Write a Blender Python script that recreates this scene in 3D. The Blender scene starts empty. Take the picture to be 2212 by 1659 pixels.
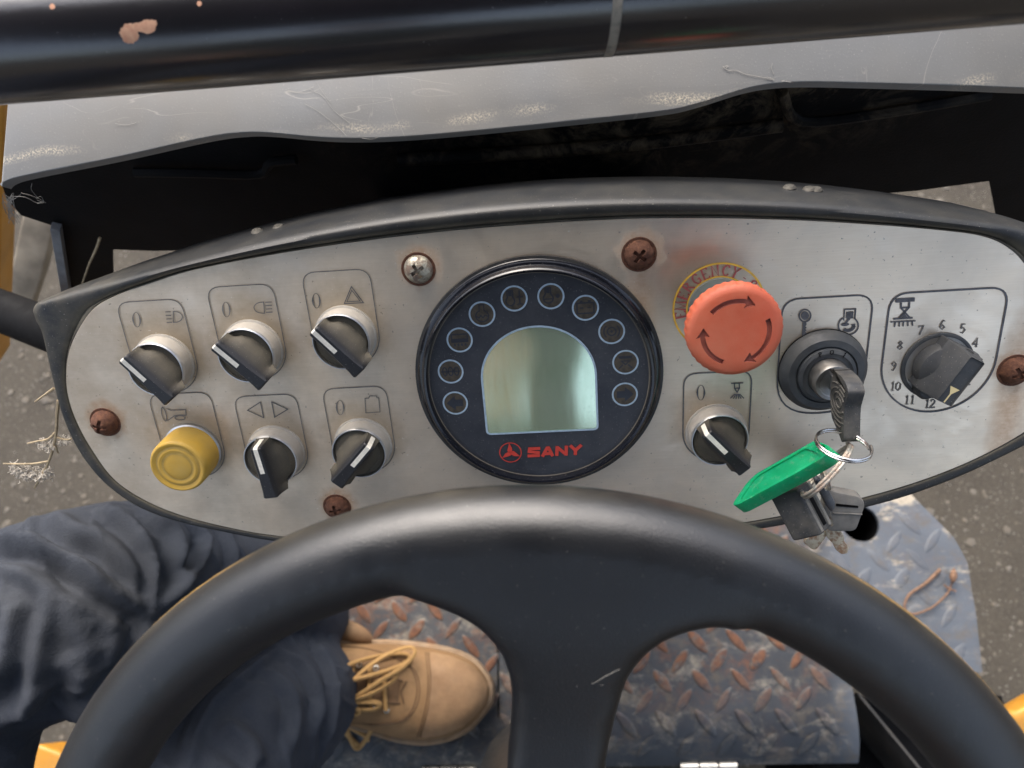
import bpy, bmesh, math, random
from mathutils import Vector, Matrix, noise
from mathutils.geometry import tessellate_polygon
random.seed(7)
sc = bpy.context.scene
COL = sc.collection
PI = math.pi

# ---------------------------------------------------------------- camera, world, sun, exposure
CAM = Vector((0, 0, 1.0))
MC = Matrix(((0.996206, 0.050273, 0.071030), (-0.020137, 0.927262, -0.373872), (-0.084660, 0.371023, 0.924757)))
cd = bpy.data.cameras.new('camera'); cam = bpy.data.objects.new('camera', cd); COL.objects.link(cam)
cam.matrix_world = Matrix.Translation(CAM) @ MC.to_4x4()
cd.sensor_width = 36; cd.lens = 36 * 1640 / 2212; cd.clip_start = 0.01; cd.clip_end = 3000
cd.dof.use_dof = True; cd.dof.focus_distance = 0.365; cd.dof.aperture_fstop = 11
sc.camera = cam
w = bpy.data.worlds.new('World'); sc.world = w; w.use_nodes = True
nt = w.node_tree; bg = nt.nodes['Background']
sky = nt.nodes.new('ShaderNodeTexSky'); sky.sky_type = 'NISHITA'; sky.sun_disc = False
SUN_EL, SUN_AZ = math.radians(52), math.radians(-18)      # azimuth from +Y towards +X
sky.sun_elevation = SUN_EL; sky.sun_rotation = SUN_AZ
sky.air_density = 1.0; sky.dust_density = 6.0; sky.ozone_density = 1.0
hs = nt.nodes.new('ShaderNodeHueSaturation'); hs.inputs['Saturation'].default_value = 0.72
nt.links.new(sky.outputs[0], hs.inputs['Color']); nt.links.new(hs.outputs[0], bg.inputs[0])
bg.inputs[1].default_value = 0.15
sd = bpy.data.lights.new('sun', 'SUN'); so = bpy.data.objects.new('sun', sd); COL.objects.link(so)
sd.energy = 0.7; sd.angle = math.radians(50); sd.color = (1, .97, .92)
sdir = Vector((math.sin(SUN_AZ) * math.cos(SUN_EL), math.cos(SUN_AZ) * math.cos(SUN_EL), math.sin(SUN_EL)))
so.rotation_euler = sdir.to_track_quat('Z', 'Y').to_euler()
so.location = (0, 0, 5)
sc.view_settings.view_transform = 'Standard'; sc.view_settings.look = 'None'
sc.view_settings.gamma = 1; sc.view_settings.exposure = 1.58

# ---------------------------------------------------------------- survey helpers: measured picture points -> places on real planes
E45 = math.radians(45)
U = Vector((1, 0, 0)); V = Vector((0, math.sin(E45), math.cos(E45))); N = Vector((0, -math.cos(E45), math.sin(E45)))
DP = 0.36; P0 = CAM - DP * N
PANEL = Matrix.Translation(P0) @ Matrix((U, V, N)).transposed().to_4x4()
def ray(p):
    return MC @ Vector(((p[0] - 1106) / 1640, -(p[1] - 829.5) / 1640, -1))
def pan(p, h=0.0):                       # -> (u, v) on the dashboard plane raised by h
    r = ray(p); t = -(DP - h) / r.dot(N); X = r * t
    return (X.dot(U), X.dot(V))
def pan3(p, h=0.0):
    a = pan(p, h); return Vector((a[0], a[1], h))
def panu(p, u):                          # -> (v, h) on the plane u = const of the dashboard frame
    r = ray(p); t = u / r.dot(U); X = r * t
    return (X.dot(V), X.dot(N) + DP)
def atz(p, z):
    r = ray(p); return CAM + r * ((z - 1) / r.z)
def aty(p, y):
    r = ray(p); return CAM + r * (y / r.y)
def atd(p, d): return CAM + ray(p) * d
def atpl(p, o, n):
    r = ray(p); return CAM + r * ((o - CAM).dot(n) / r.dot(n))
CR = {'a': (0, 0, 1400), 'b': (1300, 0, 1400), 'c': (2632, 0, 1400), '4': (0, 950, 1400), '5': (1300, 950, 1400), '6': (2632, 950, 1400),
      'g': (0, 1974, 1400), 'h': (1300, 1974, 1400), 'i': (2632, 1974, 1400), 'x': (2550, 1000, 800), 'y': (3200, 1050, 832), 'z': (2750, 1600, 800)}
def Q(c, x, y):
    ox, oy, wd = CR[c]; s = wd / 2212
    return ((ox + x * s) / 1.822785, (oy + y * s) / 1.822785)
def Qs(c, *pts): return [Q(c, x, y) for x, y in pts]

# ---------------------------------------------------------------- object helpers
def empty(name, label=None, cat=None, mw=None, group=None):
    o = bpy.data.objects.new(name, None); COL.objects.link(o); o.empty_display_size = .02
    if mw is not None: o.matrix_world = mw
    return tag(o, label, cat, group)
def tag(o, label=None, cat=None, group=None, kind=None):
    if label: o['label'] = label
    if cat: o['category'] = cat
    if group: o['group'] = group
    if kind: o['kind'] = kind
    return o
def obj(name, me, mat, parent=None, smooth=True, mw=None, angle=40):
    o = bpy.data.objects.new(name, me); COL.objects.link(o)
    if mat and not me.materials: me.materials.append(mat)
    if parent: o.parent = parent
    if mw is not None: o.matrix_local = mw
    if smooth: shade(me, angle)
    return o
def shade(me, angle=40):
    for p in me.polygons: p.use_smooth = True
    bm = bmesh.new(); bm.from_mesh(me); ca = math.radians(angle)
    for e in bm.edges:
        if len(e.link_faces) == 2 and e.calc_face_angle(0) > ca: e.smooth = False
    bm.to_mesh(me); bm.free()
def mesh(v, f, name='m'):
    me = bpy.data.meshes.new(name); me.from_pydata([tuple(a) for a in v], [], f); me.validate(); return me
def bm_mesh(bm, recalc=True):
    if recalc: bmesh.ops.recalc_face_normals(bm, faces=bm.faces)
    me = bpy.data.meshes.new('m'); bm.to_mesh(me); bm.free(); return me
def join(parts):
    v = []; f = []
    for a, b in parts:
        o = len(v); v += list(a); f += [tuple(i + o for i in q) for q in b]
    return v, f
def lathe_d(prof, seg=64, c=(0, 0, 0), z=None, x=None):
    """profile [(r, h)] turned about axis z"""
    z = Vector(z or (0, 0, 1)).normalized(); x = Vector(x) if x else z.orthogonal(); x = (x - z * x.dot(z)).normalized(); y = z.cross(x)
    v = []; f = []; c = Vector(c); n = len(prof)
    for k in range(seg):
        a = 2 * PI * k / seg; d = x * math.cos(a) + y * math.sin(a)
        for r, h in prof: v.append(c + d * r + z * h)
    for k in range(seg):
        for i in range(n - 1):
            a, b = k * n + i, ((k + 1) % seg) * n + i
            f.append((a, b, b + 1, a + 1))
    return v, f
def lathe(prof, seg=64, c=(0, 0, 0), z=None, x=None):
    bm = bmesh.new(); me0 = mesh(*lathe_d(prof, seg, c, z, x)); bm.from_mesh(me0); bpy.data.meshes.remove(me0)
    bmesh.ops.remove_doubles(bm, verts=bm.verts, dist=1e-6); return bm_mesh(bm)
def tube_d(pts, r, seg=8, closed=False, flat=1.0, cap=True):
    pts = [Vector(p) for p in pts]; n = len(pts); R = r if isinstance(r, (list, tuple)) else [r] * n
    v = []; f = []; up = None
    for i in range(n):
        a = pts[i - 1] if (i or closed) else pts[i]; b = pts[(i + 1) % n] if (i < n - 1 or closed) else pts[i]
        t = (b - a).normalized()
        if up is None: up = t.orthogonal().normalized()
        up = (up - t * up.dot(t)).normalized(); s = t.cross(up)
        for k in range(seg):
            q = 2 * PI * k / seg; v.append(pts[i] + R[i] * (math.cos(q) * up + math.sin(q) * s * flat))
    m = n if closed else n - 1
    for i in range(m):
        j = (i + 1) % n
        for k in range(seg): f.append((i * seg + k, i * seg + (k + 1) % seg, j * seg + (k + 1) % seg, j * seg + k))
    if cap and not closed: f += [tuple(range(seg))[::-1], tuple(range((n - 1) * seg, n * seg))]
    return v, f
def tube(*a, **k): return mesh(*tube_d(*a, **k))
def cr(pts, n=8, closed=False):
    """Catmull-Rom through points"""
    P = [Vector(p) for p in pts]; m = len(P); out = []
    for i in range(m if closed else m - 1):
        g = (lambda j: P[j % m]) if closed else (lambda j: P[max(0, min(m - 1, j))])
        a, b, c, d = g(i - 1), g(i), g(i + 1), g(i + 2)
        for k in range(n):
            t = k / n; out.append(.5 * ((2 * b) + (c - a) * t + (2 * a - 5 * b + 4 * c - d) * t * t + (3 * b - a - 3 * c + d) * t ** 3))
    if not closed: out.append(P[-1])
    return out
def rnd(pts, r, n=6, closed=True):
    """round the corners of a 2-D polygon"""
    out = []; m = len(pts)
    for i in range(m):
        p = Vector(pts[i])
        if not closed and i in (0, m - 1): out.append(p); continue
        a = Vector(pts[i - 1]) - p; b = Vector(pts[(i + 1) % m]) - p
        rr = r[i] if isinstance(r, (list, tuple)) else r
        rr = min(rr, a.length * .48, b.length * .48); a = p + a.normalized() * rr; b = p + b.normalized() * rr
        for k in range(n + 1):
            t = k / n; out.append((1 - t) ** 2 * a + 2 * t * (1 - t) * p + t * t * b)
    return out
def prism_d(out, z0, z1, bev=0.0, holes=(), nb=3):
    """closed 2-D outline -> solid between z0 and z1 with rounded upper rim"""
    o = [Vector(p[:2]) for p in out]
    if sum(a.x * b.y - b.x * a.y for a, b in zip(o, o[1:] + o[:1])) < 0: o.reverse()
    n = len(o); v = []; f = []
    nr = []
    for i in range(n):
        t = (o[(i + 1) % n] - o[i - 1]); nr.append(Vector((-t.y, t.x)).normalized())
    rings = [(0, z0)]
    if bev: rings += [(bev * (1 - math.cos(k / nb * PI / 2)), z1 - bev + bev * math.sin(k / nb * PI / 2)) for k in range(nb + 1)]
    else: rings += [(0, z1)]
    for ins, z in rings:
        for i in range(n): q = o[i] + nr[i] * ins; v.append(Vector((q.x, q.y, z)))
    for k in range(len(rings) - 1):
        for i in range(n):
            j = (i + 1) % n; f.append((k * n + i, k * n + j, (k + 1) * n + j, (k + 1) * n + i))
    b = (len(rings) - 1) * n
    top = [v[b + i] for i in range(n)]; idx = [b + i for i in range(n)]
    loops = [[Vector((p.x, p.y, 0)) for p in top]]
    for h in holes:
        hb = len(v); m = len(h)
        hp = [Vector((p[0], p[1], 0)) for p in h]
        for p in hp: v.append(Vector((p.x, p.y, z1)))
        for p in hp: v.append(Vector((p.x, p.y, z0)))
        idx += list(range(hb, hb + m)); loops.append(hp)
        for i in range(m): j = (i + 1) % m; f.append((hb + i, hb + j, hb + m + j, hb + m + i))
    for t in tessellate_polygon(loops): f.append(tuple(idx[i] for i in t))
    if not holes: f.append(tuple(range(n))[::-1])
    return v, f
def prism(*a, **k):
    bm = bmesh.new(); me = mesh(*prism_d(*a, **k)); bm.from_mesh(me); bpy.data.meshes.remove(me); return bm_mesh(bm)
def ribbon_d(pts, wd, z=0.0, closed=False):
    """flat printed line of width wd"""
    P = [Vector(p[:2]) for p in pts]; n = len(P); v = []; f = []
    W = wd if isinstance(wd, (list, tuple)) else [wd] * n
    for i in range(n):
        a = P[i - 1] if (i or closed) else P[i]; b = P[(i + 1) % n] if (i < n - 1 or closed) else P[i]
        t1 = (P[i] - a); t2 = (b - P[i])
        t1 = t1.normalized() if t1.length > 1e-9 else t2.normalized(); t2 = t2.normalized() if t2.length > 1e-9 else t1
        t = (t1 + t2); t = t.normalized() if t.length > 1e-6 else t1
        m = Vector((-t.y, t.x)); k = 1 / max(.5, m.dot(Vector((-t1.y, t1.x))))
        for s in (1, -1): q = P[i] + m * s * W[i] / 2 * k; v.append(Vector((q.x, q.y, z)))
    for i in range(n if closed else n - 1):
        j = (i + 1) % n; f.append((2 * i, 2 * i + 1, 2 * j + 1, 2 * j))
    return v, f
def fill_d(pts, z=0.0):
    P = [Vector((p[0], p[1], 0)) for p in pts]
    return [Vector((p.x, p.y, z)) for p in P], [tuple(t) for t in tessellate_polygon([P])]
def box_d(c, s, rot=None):
    c = Vector(c); v = []
    for x in (-1, 1):
        for y in (-1, 1):
            for z in (-1, 1):
                q = Vector((x * s[0] / 2, y * s[1] / 2, z * s[2] / 2)); v.append(c + (rot @ q if rot else q))
    return v, [(0, 1, 3, 2), (4, 6, 7, 5), (0, 4, 5, 1), (2, 3, 7, 6), (0, 2, 6, 4), (1, 5, 7, 3)]
def bevel_mesh(v, f, r, seg=2, angle=30):
    bm = bmesh.new(); me = mesh(v, f); bm.from_mesh(me); bpy.data.meshes.remove(me)
    bmesh.ops.remove_doubles(bm, verts=bm.verts, dist=1e-6); bmesh.ops.recalc_face_normals(bm, faces=bm.faces)
    es = [e for e in bm.edges if len(e.link_faces) == 2 and e.calc_face_angle(0) > math.radians(angle)]
    bmesh.ops.bevel(bm, geom=es, offset=r, segments=seg, profile=.5, affect='EDGES', clamp_overlap=True)
    return bm_mesh(bm)
def baked(o):
    """apply the modifiers of o"""
    dg = bpy.context.evaluated_depsgraph_get(); me = bpy.data.meshes.new_from_object(o.evaluated_get(dg)); o.modifiers.clear(); o.data = me; return o
def remeshed(o, voxel, smooth=6, fac=.5):
    m = o.modifiers.new('r', 'REMESH'); m.mode = 'VOXEL'; m.voxel_size = voxel
    if smooth: s = o.modifiers.new('s', 'SMOOTH'); s.iterations = smooth; s.factor = fac
    baked(o)
    for p in o.data.polygons: p.use_smooth = True
    return o
def blob_mesh(chains, step=.25):
    """union of spheres along chains [(x,y,z,r)...]"""
    parts = []
    bm = bmesh.new(); bmesh.ops.create_icosphere(bm, subdivisions=2, radius=1); sv = [v.co.copy() for v in bm.verts]; sf = [tuple(v.index for v in q.verts) for q in bm.faces]; bm.free()
    for ch in chains:
        for a, b in zip(ch, ch[1:]):
            pa, pb = Vector(a[:3]), Vector(b[:3]); L = (pb - pa).length; n = max(1, int(L / (min(a[3], b[3]) * step)))
            for k in range(n + 1):
                t = k / n; c = pa.lerp(pb, t); r = a[3] + (b[3] - a[3]) * t
                parts.append(([c + s * r for s in sv], sf))
    return mesh(*join(parts))

# ---------------------------------------------------------------- materials
class NT:
    def __init__(s, name):
        s.m = bpy.data.materials.new(name); s.m.use_nodes = True; s.t = s.m.node_tree; s.b = s.t.nodes['Principled BSDF']
        s.co = s.n('ShaderNodeTexCoord').outputs['Object']
    def n(s, k, **kw):
        a = s.t.nodes.new(k)
        for x, y in kw.items(): setattr(a, x, y)
        return a
    def set(s, inp, val):
        if isinstance(val, bpy.types.NodeSocket): s.t.links.new(val, inp)
        elif hasattr(inp.default_value, '__len__') and not hasattr(val, '__len__'): inp.default_value = (val, val, val, 1)[:len(inp.default_value)]
        elif hasattr(val, '__len__') and len(val) == 3 and len(inp.default_value) == 4: inp.default_value = (*val, 1)
        else: inp.default_value = val
    def noise(s, scale, detail=4, rough=.55, stretch=None, off=(0, 0, 0), dist=0):
        mp = s.n('ShaderNodeMapping'); s.t.links.new(s.co, mp.inputs[0])
        mp.inputs['Scale'].default_value = stretch or (1, 1, 1); mp.inputs['Location'].default_value = off
        x = s.n('ShaderNodeTexNoise'); s.t.links.new(mp.outputs[0], x.inputs['Vector'])
        x.inputs['Scale'].default_value = scale; x.inputs['Detail'].default_value = detail; x.inputs['Roughness'].default_value = rough; x.inputs['Distortion'].default_value = dist
        return x.outputs[0]
    def ramp(s, v, a, b, c0=0., c1=1.):
        r = s.n('ShaderNodeMapRange'); r.clamp = True; s.set(r.inputs[0], v)
        for i, q in enumerate((a, b, c0, c1)): s.set(r.inputs[i + 1], q)
        return r.outputs[0]
    def math(s, op, a, b=0., c=None):
        x = s.n('ShaderNodeMath', operation=op); s.set(x.inputs[0], a); s.set(x.inputs[1], b)
        if c is not None: s.set(x.inputs[2], c)
        return x.outputs[0]
    def mix(s, fac, a, b):
        x = s.n('ShaderNodeMix', data_type='RGBA'); s.set(x.inputs[0], fac); s.set(x.inputs[6], a); s.set(x.inputs[7], b); return x.outputs[2]
    def mixf(s, fac, a, b):
        x = s.n('ShaderNodeMix', data_type='FLOAT'); s.set(x.inputs[0], fac); s.set(x.inputs[2], a); s.set(x.inputs[3], b); return x.outputs[0]
    def sep(s):
        x = s.n('ShaderNodeSeparateXYZ'); s.t.links.new(s.co, x.inputs[0]); return x.outputs
    def spot(s, c, r0, r1, stretch=(1, 1, 1), wob=0.0):
        """1 inside r0 of point c, 0 beyond r1"""
        a = s.n('ShaderNodeVectorMath', operation='SUBTRACT'); s.t.links.new(s.co, a.inputs[0]); a.inputs[1].default_value = c
        b = s.n('ShaderNodeVectorMath', operation='MULTIPLY'); s.t.links.new(a.outputs[0], b.inputs[0]); b.inputs[1].default_value = stretch
        l = s.n('ShaderNodeVectorMath', operation='LENGTH'); s.t.links.new(b.outputs[0], l.inputs[0]); d = l.outputs['Value']
        if wob: d = s.math('ADD', d, s.math('MULTIPLY', s.math('SUBTRACT', s.noise(180, 3), .5), wob))
        return s.ramp(d, r0, r1, 1., 0.)
    def bump(s, h, strength=.3, dist=.001):
        x = s.n('ShaderNodeBump'); x.inputs['Strength'].default_value = strength; x.inputs['Distance'].default_value = dist; s.t.links.new(h, x.inputs['Height'])
        s.t.links.new(x.outputs[0], s.b.inputs['Normal'])
    def out(s, col=None, rough=None, metal=None, **kw):
        if col is not None: s.set(s.b.inputs['Base Color'], col)
        if rough is not None: s.set(s.b.inputs['Roughness'], rough)
        if metal is not None: s.set(s.b.inputs['Metallic'], metal)
        for k, v in kw.items(): s.set(s.b.inputs[k.replace('_', ' ')], v)
        return s.m

def plain(name, c, rough=.5, metal=0., var=.25, scale=60, dust=0., dustc=(.36, .32, .25), bump=.15, bscale=500, speck=0., **kw):
    m = NT(name)
    nz = m.ramp(m.noise(scale, 5), .3, .7)
    col = m.mix(nz, tuple(x * (1 - var) for x in c), tuple(min(1, x * (1 + var)) for x in c))
    rg = m.ramp(m.noise(scale * 1.7, 3, off=(3, 1, 2)), .3, .7, rough * .85, min(1, rough * 1.15))
    if dust:
        d = m.math('MULTIPLY', m.ramp(m.noise(scale * .6, 6, .7, off=(7, 2, 5)), .35, .75), dust)
        col = m.mix(d, col, dustc); rg = m.mixf(d, rg, .85)
    if speck:
        sp = m.math('MULTIPLY', m.ramp(m.noise(1500, 2, .5, off=(1, 9, 4)), .68, .74), speck)
        col = m.mix(sp, col, (.62, .58, .5)); rg = m.mixf(sp, rg, .9)
    if bump: m.bump(m.noise(bscale, 3), bump, .0006)
    return m.out(col, rg, metal, **kw)

MAT = {}
MAT['black_plastic'] = plain('black_plastic', (.012, .013, .016), .42, dust=.12, speck=.35, scale=90, bscale=2500, bump=.12)
MAT['gloss_black'] = plain('gloss_black', (.008, .009, .013), .16, speck=.2, scale=120, bump=.03)
MAT['knob_black'] = plain('knob_black', (.018, .018, .020), .5, dust=.75, dustc=(.13, .115, .085), scale=110, speck=.3, bscale=3000)
def zdust(name, c, rough, metal, z0, z1, lo, hi, dustc, scale=110):
    m = NT(name); col = m.mix(m.ramp(m.noise(scale, 5), .3, .7), tuple(x * .8 for x in c), tuple(x * 1.15 for x in c)); xs = m.sep()
    k = m.math('MULTIPLY', m.ramp(xs[2], z0, z1, lo, hi), m.ramp(m.noise(scale * 1.3, 6, .7, off=(3, 3, 3)), .25, .6, .55, 1.))
    col = m.mix(k, col, dustc); sp = m.math('MULTIPLY', m.ramp(m.noise(1500, 2), .69, .74), .3); col = m.mix(sp, col, (.5, .47, .4))
    m.bump(m.noise(3000, 3), .15, .0004)
    return m.out(col, m.mixf(k, rough, .85), m.mixf(k, metal, metal * .15))
MAT['knob_black'] = zdust('knob_black', (.012, .0125, .016), .45, 0., .014, .0205, .8, .03, (.105, .09, .062))
MAT['collar'] = zdust('collar_satin', (.60, .61, .62), .3, 1., .0086, .0100, .85, .12, (.40, .355, .285), 70)
MAT['mark_white'] = plain('mark_white', (.78, .74, .64), .6, var=.12, scale=400)
MAT['chrome_satin'] = plain('chrome_satin', (.56, .57, .58), .33, 1.0, var=.12, dust=.5, dustc=(.42, .39, .32), scale=70, bump=.05)
MAT['tube_black'] = None
MAT['void_black'] = plain('void_black', (.004, .004, .0045), .7, bump=0, Specular_IOR_Level=.1)

def steel():
    m = NT('brushed_steel')
    br = m.noise(40, 8, .75, stretch=(1.2, 30, 1))
    br2 = m.noise(120, 4, .6, stretch=(1.5, 50, 1), off=(4, 4, 0))
    col = m.mix(m.ramp(br, .3, .7), (.86, .71, .54), (.95, .81, .64))
    rg = m.ramp(br2, .25, .75, .36, .50)
    cloud = m.ramp(m.noise(13, 5, .62, off=(2, 6, 1), dist=.6), .34, .68)
    col = m.mix(m.math('MULTIPLY', cloud, .5), col, (.40, .365, .32)); smg = m.ramp(m.noise(22, 4, .6, off=(11, 4, 2), stretch=(1, 1.6, 1), dist=1.2), .50, .66); rg = m.mixf(m.math('MULTIPLY', smg, .6), rg, .26)
    # settled dust, thicker around the switch collars
    xs = m.sep()
    left = m.ramp(xs[0], -.27, .12, 1., .12)  # dust thins to the right; also paints in the brighter-lit right side
    dust = m.math('MULTIPLY', m.ramp(m.noise(34, 7, .7, off=(9, 3, 0)), .28, .66, .35, 1.0), left)
    rings = None
    for c in KN:
        s = m.spot((c[0], c[1] + .006, 0), .015, .026, wob=.012)
        rings = s if rings is None else m.math('MAXIMUM', rings, s)
    dust = m.math('MINIMUM', m.math('ADD', m.math('MULTIPLY', dust, .62), m.math('MULTIPLY', rings, .35)), .92)
    col = m.mix(dust, col, (.32, .26, .178)); rg = m.mixf(dust, rg, .72); me = m.mixf(dust, 1.0, .25)
    # rust bleeding from the screws
    rust = None
    for c in SCREWS:
        s = m.spot((c[0] + .001, c[1] + .0016, 0), .0078, .0128, wob=.009)
        rust = s if rust is None else m.math('MAXIMUM', rust, s)
    for (p, r, st) in ((SCREWS[1], .016, (1.9, .42, 1)), (SCREWS[4], .026, (2.4, .42, 1)), (IGN, .022, (1, 1, 1))):
        s = m.math('MULTIPLY', m.spot((p[0] + .001, p[1] + (-.018 if st[0] > 1 else .002), 0), r * .2, r, st, wob=.008), .85)
        rust = m.math('MAXIMUM', rust, s)
    rust = m.math('MULTIPLY', rust, m.ramp(m.noise(230, 5, .7), .3, .6, .35, 1.))
    col = m.mix(m.math('MULTIPLY', rust, .6), col, (.34, .175, .075)); rg = m.mixf(rust, rg, .8); me = m.mixf(rust, me, .1)
    sp = m.ramp(m.noise(520, 2, .5, off=(5, 5, 5)), .715, .75); col = m.mix(m.math('MULTIPLY', sp, .6), col, (.12, .10, .08)); me = m.mixf(sp, me, .1)
    wp = m.ramp(m.noise(700, 2, .5, off=(15, 5, 5)), .735, .76); col = m.mix(m.math('MULTIPLY', wp, .6), col, (.75, .72, .66)); me = m.mixf(wp, me, .1)
    m.bump(br2, .05, .0004)
    return m.out(col, rg, me)

def rusty(name, a=(.060, .022, .013), b=(.165, .068, .035), base=None, amt=1.):
    m = NT(name); n1 = m.ramp(m.noise(420, 6, .7), .3, .7)
    col = m.mix(n1, a, b); me = 0.; rg = .85
    if base:
        k = m.math('MULTIPLY', m.ramp(m.noise(190, 4, .65, off=(2, 2, 2)), .46, .58), amt); col = m.mix(k, base, col); me = m.mixf(k, .9, 0.); rg = m.mixf(k, .4, .85)
    m.bump(m.noise(700, 5, .7), .55, .0008)
    return m.out(col, rg, me)
MAT['rust'] = rusty('rusty_screw')
MAT['bolt'] = plain('bolt_dull', (.075, .07, .06), .6, .4, var=.4, scale=200)
MAT['half_rust'] = rusty('half_rusted_screw', base=(.55, .52, .42), amt=.75)
MAT['brass_rust'] = rusty('rusty_key_blade', a=(.22, .08, .03), b=(.36, .17, .07), base=(.62, .55, .42), amt=.8)
MAT['ring_steel'] = plain('ring_steel', (.55, .54, .53), .24, 1., var=.15, scale=200, bump=0)
MAT['ring_rusty'] = rusty('ring_rusty', a=(.28, .13, .07), b=(.42, .28, .2), base=(.58, .55, .48), amt=.6)
MAT['key_plastic'] = plain('key_plastic', (.028, .030, .034), .55, dust=.45, dustc=(.20, .18, .14), scale=160, speck=.4, bscale=2500, bump=.2)
MAT['key_grey'] = plain('key_grey', (.16, .155, .145), .6, dust=.5, dustc=(.30, .27, .22), scale=200, bscale=2500)
MAT['print_dark'] = plain('print_dark', (.085, .088, .10), .6, var=.4, scale=300, bump=0)
MAT['print_faint'] = plain('print_faint', (.155, .150, .142), .65, var=.3, scale=300, bump=0)
MAT['print_grey'] = plain('print_grey', (.115, .115, .115), .65, var=.3, scale=300, bump=0)
MAT['print_red'] = plain('print_red', (.36, .075, .075), .6, var=.25, scale=300, bump=0)
MAT['print_yellow'] = plain('print_yellow', (.72, .43, .05), .55, var=.15, scale=300, bump=0)
MAT['logo_red'] = plain('logo_red', (.50, .045, .03), .5, var=.1, scale=300, bump=0)
MAT['print_blue'] = plain('print_blue', (.33, .43, .52), .5, var=.15, scale=500, bump=0)
MAT['gauge_face'] = plain('gauge_face', (.019, .022, .030), .36, var=.2, dust=.45, dustc=(.085, .088, .096), scale=60, speck=.3, bump=.02)
MAT['lamp_lens'] = plain('lamp_lens', (.045, .036, .026), .4, var=.6, dust=.55, dustc=(.12, .095, .06), scale=260, bump=.3, bscale=500)
MAT['lamp_symbol'] = plain('lamp_symbol', (.020, .024, .034), .45, bump=0)
MAT['red_plastic'] = plain('red_plastic', (.58, .098, .040), .46, var=.1, dust=.6, dustc=(.60, .235, .14), scale=45, bscale=2600, bump=.18)
MAT['red_recess'] = plain('red_recess', (.34, .095, .065), .7, var=.2, scale=200, bscale=1500, bump=.3)
MAT['yellow_plastic'] = plain('yellow_plastic', (.58, .34, .035), .45, var=.08, dust=.5, dustc=(.46, .35, .14), scale=90, bscale=2500, bump=.1)
MAT['yellow_groove'] = plain('yellow_groove', (.46, .30, .07), .7, var=.15, scale=200)
MAT['ign_black'] = plain('ign_black', (.030, .035, .042), .5, dust=.45, dustc=(.115, .115, .105), scale=120, bscale=2200, bump=.15)
MAT['dial_black'] = plain('dial_black', (.030, .033, .038), .5, dust=.35, dustc=(.10, .10, .09), scale=140, speck=.3, bscale=2200, bump=.15)
MAT['ign_metal'] = plain('ign_metal', (.27, .27, .27), .40, 1., var=.2, dust=.25, scale=160)
MAT['dial_plate'] = plain('dial_plate', (.40, .39, .37), .45, .8, var=.15, dust=.3, scale=120)
MAT['cream'] = plain('cream_mark', (.76, .62, .32), .55, var=.1)
MAT['yellow_paint'] = plain('yellow_paint', (.48, .21, .008), .4, var=.15, scale=25, dust=.15, bump=.03)
MAT['zinc'] = plain('zinc_hinge', (.60, .59, .55), .38, .9, var=.2, dust=.3, scale=80)
MAT['twig'] = plain('dry_twig', (.13, .07, .04), .8, var=.5, scale=300)
MAT['straw'] = plain('dry_straw', (.34, .27, .17), .85, var=.3, scale=300)
MAT['fluff'] = plain('seed_fluff', (.50, .46, .40), .95, var=.2, scale=600)
MAT['web'] = plain('cobweb', (.25, .24, .22), .9, bump=0)
MAT['phone'] = plain('phone_case', (.02, .02, .022), .35)
MAT['skin'] = plain('skin', (.45, .27, .19), .55, var=.1, Subsurface_Weight=.1)
MAT['jacket'] = plain('jacket_cloth', (.045, .055, .05), .9, var=.3, scale=40)
MAT['cap_cloth'] = plain('cap_cloth', (.03, .035, .045), .9, var=.3, scale=40)

# ---------------------------------------------------------------- measured places on the dashboard
GC = (-0.0139, -0.1488); GR = 0.0617
K_RING = [Q('4', 972, 797), Q('4', 1532, 710), Q('5', 69, 625), Q('4', 1685, 1360), Q('5', 181, 1316), Q('6', 318, 1235)]
K_TOP = [((350, 872), (250, 783)), ((555.6, 844), (448, 757)), ((753.5, 816), (658, 729.5)), ((576.4, 1073), (543.4, 969)), ((732, 1049), (812, 955)), ((1607, 1017.7), (1522, 934.4))]
KB = [pan(p, .0105) for p in K_RING]
HORN = pan(Q('4', 1110, 1398), .0195)
KN = KB + [HORN]
SCREWS = [pan(p, .002) for p in ((903, 583), (1381, 551), (225, 914), (727, 1097), (2194, 802))]
IGN = pan(Q('6', 975, 822), .006)
DIAL = pan(Q('y', 1300, 1035), .001)
ESTOP = pan(Q('6', 312, 410), .001)
MAT['steel'] = steel()
ZP = .0012          # height of printed lines
ZS = .0008          # top of steel faceplate

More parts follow.
